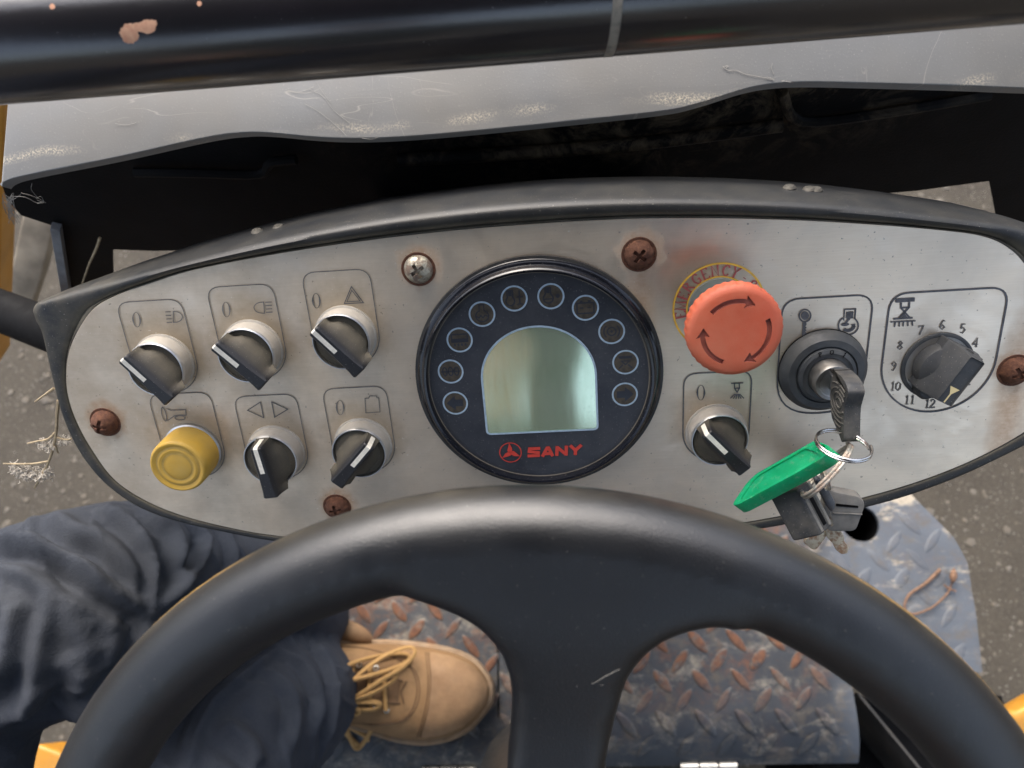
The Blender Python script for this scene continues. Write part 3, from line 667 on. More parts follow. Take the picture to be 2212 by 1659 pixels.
# emergency stop legend
R1 = (pan(Q('6', 310, 403), ZP)[0] - pan(Q('6', 24, 403), ZP)[0]) * .985; R2 = R1 * .70
prt('printed_ring', [('l', None, ell(ESTOP, R1, R1, 72), .0009, True), ('l', None, ell(ESTOP, R2, R2, 64), .0009, True)], MAT['print_yellow'])
lp = [(70, 462), (68, 390), (100, 327), (140, 268), (190, 228), (250, 197), (315, 187), (381, 193), (441, 217), (480, 243), (517, 268)]
ang = []
for p in lp:
    q = pan(Q('6', *p), ZP); ang.append(math.atan2(q[1] - ESTOP[1], q[0] - ESTOP[0]))
ang[0] = ang[0] if ang[0] > 0 else ang[0] + 2 * PI
st = (ang[0] - ang[-1]) / 10
for i, chh in enumerate('EMERGENCY-STOP'):
    a = ang[0] - st * i; d = Vector((math.cos(a), math.sin(a))); c = Vector(ESTOP) + d * (R1 + R2) * .497
    obj('printed_letter', mesh(*glyph_d(chh, c, .0052, d, .00062)), MAT['print_red'], fp, smooth=False)

# ---- screws
def screw_mesh(r=.0068):
    bm = bmesh.new(); me = mesh(*lathe_d([(0, r * .46), (r * .35, r * .43), (r * .68, r * .33), (r * .92, r * .14), (r, 0), (r, -r * .1)], 32)); bm.from_mesh(me); bmesh.ops.remove_doubles(bm, verts=bm.verts, dist=1e-6)
    return bm_mesh(bm)
def boolean_cut(o, cutter):
    m_ = o.modifiers.new('b', 'BOOLEAN'); m_.operation = 'DIFFERENCE'; m_.solver = 'EXACT'; m_.object = cutter
    try: m_.material_mode = 'TRANSFER'
    except Exception: pass
    bpy.context.view_layer.update(); baked(o); bpy.data.objects.remove(cutter); return o
def cross_cut(r):
    v1 = box_d((0, 0, r * .45), (r * .95, r * .24, r * .62)); v2 = box_d((0, 0, r * .45), (r * .24, r * .95, r * .62))
    bm = bmesh.new()
    o = bpy.data.objects.new('cut', None)
    return v1, v2
sm = None
for i, c in enumerate(SCREWS):
    r = .0072 if i != 3 else .0068
    mt = MAT['half_rust'] if i == 0 else MAT['rust']
    hs_ = (1.15, 1.2, 2.0, 1.5, 1.6)[i]; pf = [(0, -r * .12), (0, r * .50), (r * .2, r * .495), (r * .4, r * .46), (r * .6, r * .39), (r * .78, r * .29), (r * .92, r * .14), (r * .98, r * .04), (r, 0), (r, -r * .1), (0, -r * .12)]
    me = mesh(*lathe_d([(a_, b_ * hs_ if b_ > 0 else b_) for a_, b_ in pf], 40))
    bm = bmesh.new(); bm.from_mesh(me); bmesh.ops.remove_doubles(bm, verts=bm.verts, dist=1e-6)
    if i:
        for q in bm.verts:
            if q.co.z > 0: q.co *= 1 + .10 * noise.noise(q.co * 420 + Vector((i * 3, 0, 0)))
    me = bm_mesh(bm)
    o = obj('screw', me, mt)
    for a in (.5 + i * .4, .5 + i * .4 + PI / 2):
        cm = mesh(*box_d((0, 0, r * (.5 * hs_ + .05)), (r * 1.0, r * .26, r * .62), Matrix.Rotation(a, 3, 'Z'))); bm = bmesh.new(); bm.from_mesh(cm); cm = bm_mesh(bm); cm.materials.append(MAT['rust'] if i else MAT['half_rust'])
        boolean_cut(o, obj('cut', cm, None, smooth=False))
    o.parent = dash; o.matrix_local = Matrix.Translation((c[0], c[1], ZS)); shade(o.data, 35)
    o['label'] = ['half rusted silver cross-head screw left of the gauge', 'rusty brown cross-head screw above right of the gauge', 'rusty screw left of the yellow button', 'rusty screw just above the wheel rim', 'rusty screw at the right end of the faceplate'][i]
    # rusty washer stain rim
    obj('washer_rim', lathe([(r * 1.0, .0002), (r * 1.16, .0003), (r * 1.2, -.0003)], 28), MAT['rust'], o)

# ---- selector switches
def handle_d():
    ys = [-.0162, -.0155, -.0138, -.0122, -.0105, -.008, -.004, 0, .004, .008, .0105, .0120, .0132, .0138]
    v = []; f = []
    for y in ys:
        ht = .0228; wt = .0031 + .0007 * max(0, -y / .016) ** 2
        if y > .0134: ht = .0222; wt -= .0003
        if y < -.0158: ht -= .0008; wt -= .0004
        if y < -.0122: hb = .0116 + (-.0122 - y) * .5; wb = .0066
        else: hb = .0092; wb = max(.0066 if y < .006 else .0042, min(.0105, math.sqrt(max(0, .0130 ** 2 - y * y)) if y < .006 else math.sqrt(max(0, .0112 ** 2 - (y * .97) ** 2))))
        prof = []
        for s in (0, .18, .4, .7, .93):
            prof.append((wt + (wb - wt) * (1 - s) ** 1.8, hb + (ht - hb) * s))
        prof.append((wt - .0007, ht))
        ring = [(-a, y, b) for a, b in prof] + [(a, y, b) for a, b in reversed(prof)]
        v += ring
    m_ = 12
    for i in range(len(ys) - 1):
        for k in range(m_): j = (k + 1) % m_; f.append((i * m_ + k, i * m_ + j, (i + 1) * m_ + j, (i + 1) * m_ + k))
    f += [tuple(range(m_)), tuple(range((len(ys) - 1) * m_, len(ys) * m_))[::-1]]
    return v, f
disc_prof = [(0, .0098), (.0112, .0098), (.0131, .0094), (.0132, .006)]
bm = bmesh.new(); me = mesh(*join([handle_d(), lathe_d(disc_prof, 48)])); bm.from_mesh(me); bmesh.ops.remove_doubles(bm, verts=bm.verts, dist=1e-7); HM = bm_mesh(bm); HM.materials.append(MAT['knob_black']); shade(HM, 38)
CM = lathe([(.0158, 0), (.0158, .0012), (.0150, .0016), (.0147, .0050), (.0147, .0092), (.0145, .0104), (.0142, .0109), (.0138, .0109), (.0135, .0100), (.0134, .0060)], 56); CM.materials.append(MAT['collar']); shade(CM, 35)
mw_ = .00120
MM = mesh([(-mw_, -.001, .02296), (mw_, -.001, .02296), (mw_, .0132, .02296), (-mw_, .0132, .02296), (-mw_, .01395, .0222), (mw_, .01395, .0222), (-mw_, .0140, .0125), (mw_, .0140, .0125)] + [(-mw_, -.001, .0222), (mw_, -.001, .0222)], [(0, 1, 2, 3), (3, 2, 5, 4), (4, 5, 7, 6), (0, 8, 9, 1)]); MM.materials.append(MAT['mark_white'])
lab = ['selector switch under the headlamp symbol, at the far left', 'selector switch under the beam symbol, second in the top row', 'selector switch under the hazard triangle, beside the gauge', 'selector switch under the two arrow triangles', 'selector switch between the arrow switch and the gauge', 'selector switch under the spray symbol, right of the gauge']
for i, c in enumerate(KB):
    far, near = K_TOP[i]; a = Vector(pan(near, .0228)) - Vector(pan(far, .0228)); rz = math.atan2(a.y, a.x) - PI / 2
    o = obj('selector_switch', CM, None, dash, smooth=False, mw=Matrix.Translation((c[0], c[1], ZS)) @ Matrix.Rotation(rz, 4, 'Z')); o['label'] = lab[i]
    obj('knob', HM, None, o, smooth=False); obj('pointer_mark', MM, None, o, smooth=False)
# ---- yellow horn button
hb = obj('horn_button', lathe([(.0158, 0), (.0158, .002), (.0150, .0026), (.0148, .008)], 56), MAT['chrome_satin'], dash, mw=Matrix.Translation((HORN[0], HORN[1], ZS))); hb['label'] = 'round yellow horn push button with concentric rings'
obj('button_cap', lathe([(.0150, .002), (.0152, .010), (.0149, .0185), (.0142, .0200), (.0132, .0202), (.0118, .0192), (.0112, .0192), (.0100, .0200), (.0094, .0200), (.0078, .0193), (.0070, .0196), (.004, .0199), (0, .0199)], 64), MAT['yellow_plastic'], hb, angle=60)
obj('groove', lathe([(.0117, .01925), (.0111, .01940), (.0106, .01962)], 64), MAT['yellow_groove'], hb); obj('groove', lathe([(.0087, .01966), (.0078, .01945), (.0072, .0197)], 64), MAT['yellow_groove'], hb)

# ---- emergency stop
es = obj('emergency_stop', lathe([(.0150, 0), (.0150, .003), (.0115, .0045), (.0110, .022), (.0128, .0262)], 48), plain('estop_stem', (.10, .11, .10), .5), dash, mw=Matrix.Translation((ESTOP[0], ESTOP[1], ZS))); es['label'] = 'red mushroom emergency stop button with three recessed arrows'
MAT['estop_under_dimmed'] = plain('estop_underside_dimmed', (.05, .045, .042), .7)  # cap underside painted dark to weaken its red reflection in the steel
CAPR = .0212; SEG = 144
pr = [(a_, b_ + .0082) for a_, b_ in [(0, .0165), (.0125, .0168), (CAPR * .97, .0198), (CAPR, .0212), (CAPR, .0262), (CAPR * .985, .0274), (CAPR * .94, .0286), (CAPR * .86, .0294), (CAPR * .6, .0299), (CAPR * .3, .0301), (0, .0302)]]
v, f = lathe_d(pr, SEG)
for k in range(SEG):
    for i in (2, 3, 4):
        q = v[k * len(pr) + i]; s = 1 + (.011 if (k // 2) % 2 else -.004) * (1 if i > 2 else .5); v[k * len(pr) + i] = Vector((q.x * s, q.y * s, q.z))
bm = bmesh.new(); me = mesh(v, f); bm.from_mesh(me); bmesh.ops.remove_doubles(bm, verts=bm.verts, dist=1e-7); me = bm_mesh(bm)
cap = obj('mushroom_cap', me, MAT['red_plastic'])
ESC = Vector(ESTOP)
for tail, head in (((660, 620), (1180, 555)), ((1290, 720), (1040, 1155)), ((830, 1170), (545, 800))):
    hz = .0381; A, B = [Vector(pan(Q('x', *p), hz + ZS)) - ESC for p in (tail, head)]
    a0_, a1_ = math.atan2(A.y, A.x), math.atan2(B.y, B.x)
    if a1_ > a0_: a1_ -= 2 * PI
    ra_ = .0145; ah = a1_ + .30; P_ = []
    w2 = .0011
    P_ += ell((0, 0), ra_ + w2, ra_ + w2, 10, a0_, ah) + [((ra_ + .0030) * math.cos(ah + .02), (ra_ + .0030) * math.sin(ah + .02)), (ra_ * math.cos(a1_), ra_ * math.sin(a1_)), ((ra_ - .0030) * math.cos(ah + .02), (ra_ - .0030) * math.sin(ah + .02))] + ell((0, 0), ra_ - w2, ra_ - w2, 10, ah, a0_)
    cm = prism(P_, .0366, .045); cm.materials.append(MAT['red_recess']); boolean_cut(cap, obj('cut', cm, None, smooth=False))
cap.data.materials.append(MAT['estop_under_dimmed'])
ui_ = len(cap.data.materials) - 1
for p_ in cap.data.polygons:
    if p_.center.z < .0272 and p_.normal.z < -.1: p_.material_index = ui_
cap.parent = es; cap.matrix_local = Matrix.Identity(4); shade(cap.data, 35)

# ---- ignition lock
ig = obj('ignition_lock', lathe([(.0213, 0), (.0213, .0026), (.0206, .0042), (.0182, .0072), (.0150, .0076), (.0146, .0066), (.0142, .0066), (.0138, .0088), (.0122, .0096), (.0108, .0090), (.0096, .0092), (.0094, .006)], 64), MAT['ign_black'], dash, mw=Matrix.Translation((IGN[0], IGN[1], ZS))); ig['label'] = 'dark grey ignition lock with a black-headed key in it'
obj('lock_cylinder', lathe([(.0094, .006), (.0094, .0165), (.0086, .0182), (.0070, .0182), (.0066, .0178), (0, .0178)], 48), MAT['ign_metal'], ig)
obj('lock_gasket', lathe([(.0216, 0), (.0216, .0006), (.0205, .0008)], 48), MAT['void_black'], ig)
for s, a in (('P', 112), ('O', 88), ('1', 60)):
    d = Vector((math.cos(math.radians(a)), math.sin(math.radians(a)))); obj('lock_mark', mesh(*glyph_d(s, d * .0130, .0024, d, .0004, .0100)), MAT['void_black'], ig, smooth=False)

# ---- dial
dl = obj('flow_dial', lathe([(.0174, 0), (.0174, .0010), (.0168, .0014), (.0156, .0014)], 64), MAT['ign_black'], dash, mw=Matrix.Translation((DIAL[0], DIAL[1], ZS))); dl['label'] = 'black bar-shaped flow dial ringed by numbers'
obj('dial_plate', lathe([(.0157, .0012), (0, .0012)], 64), MAT['dial_plate'], dl)
obj('plate_hole', lathe([(.0014, .0014), (0, .0014)], 16, (.0010, .0138, 0)), MAT['void_black'], dl)
tA, tB = Vector(pan(Q('y', 1340, 1400), .020)), Vector(pan(Q('y', 1690, 950), .020)); dd_ = (tA - tB).normalized(); rz = math.atan2(dd_.y, dd_.x) - PI / 2
mid = (tA + tB) / 2 - Vector(DIAL); HLn = (tA - tB).length / 2
DKM = Matrix.Translation((mid.x, mid.y, 0)) @ Matrix.Rotation(rz, 4, 'Z')
v = []; f = []
secs = [(0, .0088, HLn + .0012), (.0066, .0088, HLn + .0014), (.0100, .0070, HLn + .0014), (.0160, .0052, HLn + .0008), (.0214, .0039, HLn)]
for z_, wd_, ln in secs:
    P_ = rnd([(-wd_, -ln), (wd_, -ln), (wd_, ln), (-wd_, ln)], .0007, 2)
    v += [Vector((p.x, p.y, z_ + .0014)) for p in P_]
P_ = rnd([(-.0036, -HLn + .0004), (.0036, -HLn + .0004), (.0036, HLn - .0004), (-.0036, HLn - .0004)], .0004, 2); v += [Vector((p.x, p.y, .0220)) for p in P_]
nn = len(P_)
for k in range(len(secs)):
    for i in range(nn): j = (i + 1) % nn; f.append((k * nn + i, k * nn + j, (k + 1) * nn + j, (k + 1) * nn + i))
f.append(tuple(range(len(secs) * nn, (len(secs) + 1) * nn)))
obj('dial_knob', mesh(v, f), MAT['dial_black'], dl, mw=DKM, angle=20)
obj('dial_skirt', lathe([(.0128, .0016), (.0130, .0060), (.0122, .0086), (.0070, .0118), (0, .0122)], 40, (mid.x * .30, mid.y * .30, 0)), MAT['dial_black'], dl, angle=25)
lg = Vector((mid.x * .5, mid.y * .5)) + dd_ * .0125; obj('dial_lug', lathe([(.0052, .0016), (.0050, .0060), (.0038, .0074), (0, .0076)], 24, (lg.x, lg.y, 0)), MAT['dial_black'], dl)
obj('grub_screw_hole', lathe([(.0019, 0), (.0015, -.0002), (0, -.0002)], 18, (0, -HLn - .0013, .0140), z=(0, -1, .1)), MAT['void_black'], dl, mw=DKM)
obj('dial_pointer', mesh(*join([fill_d([(-.0026, HLn * .30), (.0026, HLn * .30), (.0004, HLn * .58), (.0004, HLn * .97), (-.0004, HLn * .97), (-.0004, HLn * .58)], .0221)])), MAT['cream'], dl, smooth=False, mw=DKM)

# ---- round instrument gauge
gz = ZS
ga = obj('instrument_gauge', lathe([(GR, 0), (GR, .0022), (GR - .0012, .0034), (GR - .0022, .0036), (GR - .0025, .0056), (GR - .0030, .0078), (GR - .0040, .0086), (GR - .0050, .0082), (GR - .0056, .0052), (GR - .0056, .0040)], 128), MAT['gloss_black'], dash, mw=Matrix.Translation((GC[0], GC[1], ZS))); ga['label'] = 'round black instrument gauge with a small screen and ten warning lamps'
obj('gasket_ring', lathe([(GR + .0016, -.0002), (GR + .0014, .0018), (GR - .0002, .0020)], 96), MAT['black_plastic'], ga)
obj('gauge_face', lathe([(GR - .0054, .0045), (0, .0045)], 128), MAT['gauge_face'], ga)
obj('dust_rim', lathe([(GR - .0057, .0047), (GR - .0062, .00462)], 128), plain('rim_dust', (.17, .15, .12), .9), ga)
FZ = .0045 + ZS
def gp(p): q = pan(p, FZ); return (q[0] - GC[0], q[1] - GC[1])
lamps = [(779, 1005), (750, 809), (806, 613), (945, 452), (1145, 355), (1373, 341), (1588, 413), (1751, 560), (1837, 751), (1833, 951)]
def icon(i):
    c = lambda *p: list(p)
    if i in (0, 9):
        s = -1 if i == 0 else 1
        return [('f', [(s * x, y) for x, y in ((-.62, .28), (.0, .28), (.0, .62), (.68, 0), (.0, -.62), (.0, -.28), (-.62, -.28))])]
    if i == 1: return [('l', [(-.75, 0), (.75, 0)], .1)] + [('l', ell((-.45 + .45 * k, 0), .17, .34, 14), .09, True) for k in range(3)]
    if i == 2: return [('l', [(-.6, .45), (.6, .45), (.6, -.15), (-.6, -.15)], .1, True), ('f', [(-.6, .1), (.6, .1), (.6, -.15), (-.6, -.15)])] + [('f', ell((-.4 + .27 * k, -.38), .08, .12, 8)) for k in range(4)]
    if i == 3: return [('l', [(-.18, .72), (-.18, .25)] + ell((0, -.15), .48, .44, 18, PI - 1.2, 2 * PI + 1.2) + [(.18, .25), (.18, .72)], .09, True), ('l', [(-.45, -.15), (-.25, -.3), (-.1, -.1), (.05, -.3), (.2, -.1), (.45, -.2)], .08)]
    if i == 4: return [('l', [(-.5, .6), (-.5, .1)] + ell((-.3, -.2), .32, .34, 14, PI - .8, 2 * PI + .8) + [(-.1, .1), (-.1, .6)], .1, True), ('f', [(-.42, .55), (-.18, .55), (-.18, .2), (-.42, .2)]), ('l', [(.4, .6), (.4, -.4)], .1), ('l', [(.2, .1), (.65, .1)], .08), ('l', [(.2, -.5), (.4, -.4), (.65, -.5)], .08)]
    if i == 5: return [('l', [(-.4, .65), (-.4, .2)] + ell((-.2, -.15), .36, .36, 14, PI - .8, 2 * PI + .8) + [(0, .2), (0, .65)], .1, True), ('f', [(-.32, .6), (-.08, .6), (-.08, .25), (-.32, .25)]), ('l', [(-.5, -.2), (.1, -.2)], .08), ('f', ell((.5, 0), .16, .16, 10))]
    if i == 6: return [('l', [(-.62, .38), (.62, .38), (.62, -.42), (-.62, -.42)], .1, True), ('l', [(-.4, .5), (-.2, .5)], .14), ('l', [(.2, .5), (.4, .5)], .14), ('l', [(-.4, 0), (-.15, 0)], .08), ('l', [(.15, 0), (.4, 0)], .08)]
    if i == 7: return [('l', ell((0, 0), .32, .32, 16), .1, True), ('l', ell((0, 0), .58, .58, 10, 2.3, 4.0), .1), ('l', ell((0, 0), .58, .58, 10, -.8, .8), .1), ('f', ell((0, 0), .1, .1, 8))]
    return [('f', [(-.55, .5), (.55, .5), (.45, .3), (-.45, .3)]), ('l', [(-.3, .1), (.3, .1), (0, -.2)], .1, True), ('l', [(-.5, -.5), (-.2, -.2)], .1), ('l', [(.5, -.5), (.2, -.2)], .1)]
lr = .0066
LENS = lathe([(lr * .88, 0), (0, 0)], 32); LENS.materials.append(MAT['lamp_lens'])
RING = mesh(*ribbon_d(ell((0, 0), lr * .93, lr * .93, 40), lr * .13, 0, True)); RING.materials.append(MAT['print_blue'])
for i, p in enumerate(lamps):
    c = gp(Q('5', *p)); T = Matrix.Translation((c[0], c[1], .00478))
    obj('lamp_lens', LENS, None, ga, smooth=False, mw=Matrix.Translation((c[0], c[1], .00466)))
    obj('lamp_ring', RING, None, ga, smooth=False, mw=Matrix.Translation((c[0], c[1], .00484)))
    parts = []
    for it in icon(i):
        P_ = [(x * lr, y * lr) for x, y in it[1]]
        parts.append(fill_d(P_, 0) if it[0] == 'f' else ribbon_d(P_, it[2] * lr, 0, len(it) > 3))
    obj('lamp_symbol', mesh(*join(parts)), MAT['lamp_symbol'], ga, smooth=False, mw=T)
# screen: arch over a straight base
sl, sr = gp(Q('5', 942, 830))[0], gp(Q('5', 1652, 800))[0]; st_ = gp(Q('5', 1295, 527))[1]; sb = (gp(Q('5', 975, 1200))[1] + gp(Q('5', 1655, 1165))[1]) / 2
sm_, sa = (sl + sr) / 2, (sr - sl) / 2
arch = [(sm_ - sa, sb), (sm_ + sa, sb)]
ra_ = sa * 1.02; vc = st_ - ra_ * .93
arch_pts = [(p.x, p.y) for p in rnd([(sm_ - sa, vc), (sm_ - sa, sb), (sm_ + sa, sb), (sm_ + sa, vc)], .0022, 4, False)] + ell((sm_, vc), sa, ra_ * .93, 30, 0, PI)[1:-1]
MAT['lcd'] = NT('lcd_glass'); _m = MAT['lcd']
_c = _m.mix(_m.ramp(_m.noise(40, 5), .3, .7), (.66, .84, .58), (.74, .90, .66)); _c = _m.mix(_m.math('MULTIPLY', _m.ramp(_m.noise(900, 3), .62, .72), .35), _c, (.4, .4, .34))
MAT['lcd'] = _m.out(_c, _m.ramp(_m.noise(60, 5, .6, stretch=(8, 1, 1)), .3, .7, .10, .15), .75, Coat_Weight=.3, Coat_Roughness=.06)
obj('screen', mesh(*fill_d(arch_pts, .0047)), MAT['lcd'], ga, smooth=False)
obj('screen_border', mesh(*ribbon_d(arch_pts, .0010, .0050, True)), MAT['print_blue'], ga, smooth=False)
# maker's badge: ringed three-blade emblem and name
bc = Vector(gp(Q('5', 1122, 1312))); br_ = .0057
parts = [ribbon_d(ell(bc, br_, br_, 40), br_ * .09, .0049, True)]
for k in range(3):
    a = PI / 2 + k * 2 * PI / 3 + .05; d = Vector((math.cos(a), math.sin(a))); e = Vector((-d.y, d.x))
    parts.append(fill_d([bc + d * br_ * .98, bc + d * br_ * .20 + e * br_ * .28, bc + d * br_ * -.06 + e * br_ * .05, bc + d * br_ * .02 - e * br_ * .16, bc + d * br_ * .45 - e * br_ * .20], .0049))
obj('badge_emblem', mesh(*join(parts)), MAT['logo_red'], ga, smooth=False)
LT = {'S': [[(1, .86), (.15, .86), (.13, .57), (.86, .43), (.86, .14), (0, .14)]], 'A': [[(.08, 0), (.44, .86), (.56, .86), (.92, 0)], [(.25, .28), (.75, .28)]], 'N': [[(.13, 0), (.13, 1)], [(.13, .9), (.87, .1)], [(.87, 0), (.87, 1)]], 'Y': [[(.05, 1), (.5, .48), (.95, 1)], [(.5, .5), (.5, 0)]]}
l0, l1 = Vector(gp(Q('5', 1228, 1342))), Vector(gp(Q('5', 1572, 1325))); lh = .0058; e1 = (l1 - l0).normalized(); e2 = Vector((-e1.y, e1.x)); lw = (l1 - l0).length / 4
for i, s in enumerate('SANY'):
    parts = []
    for st_l in LT[s]:
        P_ = [l0 + e1 * (lw * i + x * lw * .9 + y * lh * .10) + e2 * (y * lh) for x, y in st_l]; parts.append(ribbon_d(P_, lh * .30, .0049 + .00002 * len(parts)))
    obj('badge_letter', mesh(*join(parts)), MAT['logo_red'], ga, smooth=False)

# ================================================================ DASHBOARD COVER (opened lid behind the panel)
CO = atd((1106, 280), .362); CNn = Vector((0, -.42, .91)).normalized(); CE1 = Vector((1, 0, 0)); CE2 = CNn.cross(CE1)
COVM = Matrix.Translation(CO) @ Matrix((CE1, CE2, CNn)).transposed().to_4x4()
cov = empty('dashboard_cover', 'open grey dashboard cover with wavy lower edge and black tray below it', 'cover', COVM)
def cpt(p): q = atpl(p, CO, CNn) - CO; return Vector((q.dot(CE1), q.dot(CE2)))
low = cr([cpt(p) for p in ((1, 402), (14, 391), (60, 378), (250, 340), (440, 298), (520, 287), (580, 287), (680, 296), (760, 299), (860, 296), (1000, 285), (1220, 263), (1430, 240), (1510, 223), (1610, 192), (1680, 180), (1760, 177), (1900, 180), (2080, 185), (2212, 190), (2330, 193))], 5)
edge = [cpt((20, 225)), cpt((6, 395))] + low
outc = low + [cpt((2330, -260)), cpt((40, -150)), cpt((16, 215))]
def cover_mat():
    m = NT('cover_sheet')
    a = m.ramp(m.noise(9, 5, .6), .3, .7); col = m.mix(a, (.165, .165, .16), (.215, .218, .216))
    dz = m.ramp(m.noise(900, 4, .7), .60, .68); col = m.mix(m.math('MULTIPLY', dz, .3), col, (.5, .47, .42))
    bp = m.ramp(m.noise(5.5, 4, .6, off=(7, 7, 1)), .42, .62); col = m.mix(m.math('MULTIPLY', bp, .6), col, (.205, .188, .16)); xs = m.sep()
    for sc_, st, of in ((9, (1, 7, 1), (0, 0, 0)), (8, (7, 1.2, 1), (5, 2, 0)), (11, (1, 3.2, 1), (3, 9, 0))):   # fine scratches
        nz = m.noise(sc_, 2, .5, stretch=st, off=of, dist=.35); l = m.ramp(m.math('ABSOLUTE', m.math('SUBTRACT', nz, .5)), .0, .0035, 1., 0.)
        l = m.math('MULTIPLY', l, m.ramp(m.noise(14, 3, .6, off=of), .52, .62)); col = m.mix(m.math('MULTIPLY', l, .28), col, (.58, .54, .46))
    # pale dust line left where water dried, parallel to the edge
    wb = m.math('ADD', xs[1], m.math('MULTIPLY', m.math('SUBTRACT', m.noise(9, 3, .5), .5), .03))
    ln = m.math('MULTIPLY', m.ramp(m.math('ABSOLUTE', m.math('SUBTRACT', wb, .007)), .0, .0035, 1., 0.), m.math('MULTIPLY', m.ramp(m.noise(900, 5, .75, off=(2, 2, 2)), .46, .6), m.ramp(m.noise(18, 3, .6, off=(6, 1, 0)), .44, .58)))
    col = m.mix(m.math('MULTIPLY', ln, .95), col, (.62, .54, .40))
    m.bump(m.noise(900, 3), .12, .0005)
    return m.out(col, m.ramp(m.noise(40, 4), .3, .7, .42, .55), .3)
CVM = cover_mat()
sheet = obj('cover_sheet', prism(outc, -.0075, 0, .0008), CVM, cov, angle=30)
YT = .30
def tray_mat():
    m = NT('tray_black'); a = m.ramp(m.noise(30, 5, .6), .3, .7); col = m.mix(a, (.004, .004, .0045), (.008, .008, .0085))
    d = m.math('MULTIPLY', m.spot((.05, YT, .66), .02, .16, (.8, 1, 2.2), .03), m.ramp(m.noise(38, 7, .75, dist=.7), .46, .66)); col = m.mix(m.math('MULTIPLY', d, .8), col, (.20, .155, .10))
    m.bump(m.noise(500, 4), .2, .001); return m.out(col, .6, Specular_IOR_Level=.12)
TM = tray_mat()
bpy.context.view_layer.update()
def tp(p): q = aty(p, YT); return (q.x, q.z)
tray = [tp(p) for p in ((6, 404), (14, 430), (45, 465), (118, 489), (143, 650), (246, 650), (243, 539), (330, 542), (430, 541), (1000, 492), (1600, 446), (1830, 425), (1980, 412), (2137, 391), (2158, 500), (2330, 500), (2330, 120), (40, 120))]
def yprism(out, y0, y1): # outline in x,z ; thickness along y
    v, f = prism_d(out, -y1, -y0); return [Vector((a.x, -a.z, a.y)) for a in v], f
def recalc(v, f):
    bm = bmesh.new(); me = mesh(v, f); bm.from_mesh(me); bpy.data.meshes.remove(me); return bm_mesh(bm)
wchild('tray_back', recalc(*yprism(tray, YT, YT + .003)), TM, cov, smooth=False)
# inner ribs: ledge and stiffener
def aty_l(p, y): return aty(p, y)
r1 = [aty(p, YT - .006) for p in ((860, 345), (1100, 332), (1400, 308), (1690, 270))]
wchild('tray_rib', tube(cr(r1, 6), .004, 10), TM, cov)
r2 = [aty(p, YT - .004) for p in ((290, 372), (430, 374), (560, 376), (585, 352), (640, 345))]
wchild('tray_rib', tube(cr(r2, 4), .003, 8), TM, cov)
r3 = [aty(p, YT - .004) for p in ((1690, 200), (1730, 262), (1900, 246), (2140, 205))]
wchild('tray_rib', tube(cr(r3, 4), .003, 8), TM, cov)
# bright bare edge of the left bracket
e0, e1_ = aty((121, 489), YT - .004), aty((146, 645), YT - .004)
wchild('bracket_edge', bevel_mesh(*tube_d([e0, e1_], .0042, 4), .0004), plain('bracket_edge', (.20, .215, .235), .5, var=.3, scale=80, dust=.3), cov, smooth=False)
wchild('pedestal', bevel_mesh(*box_d((-.03, .265, .30), (.18, .07, .60)), .008), MAT['chassis'], dash)
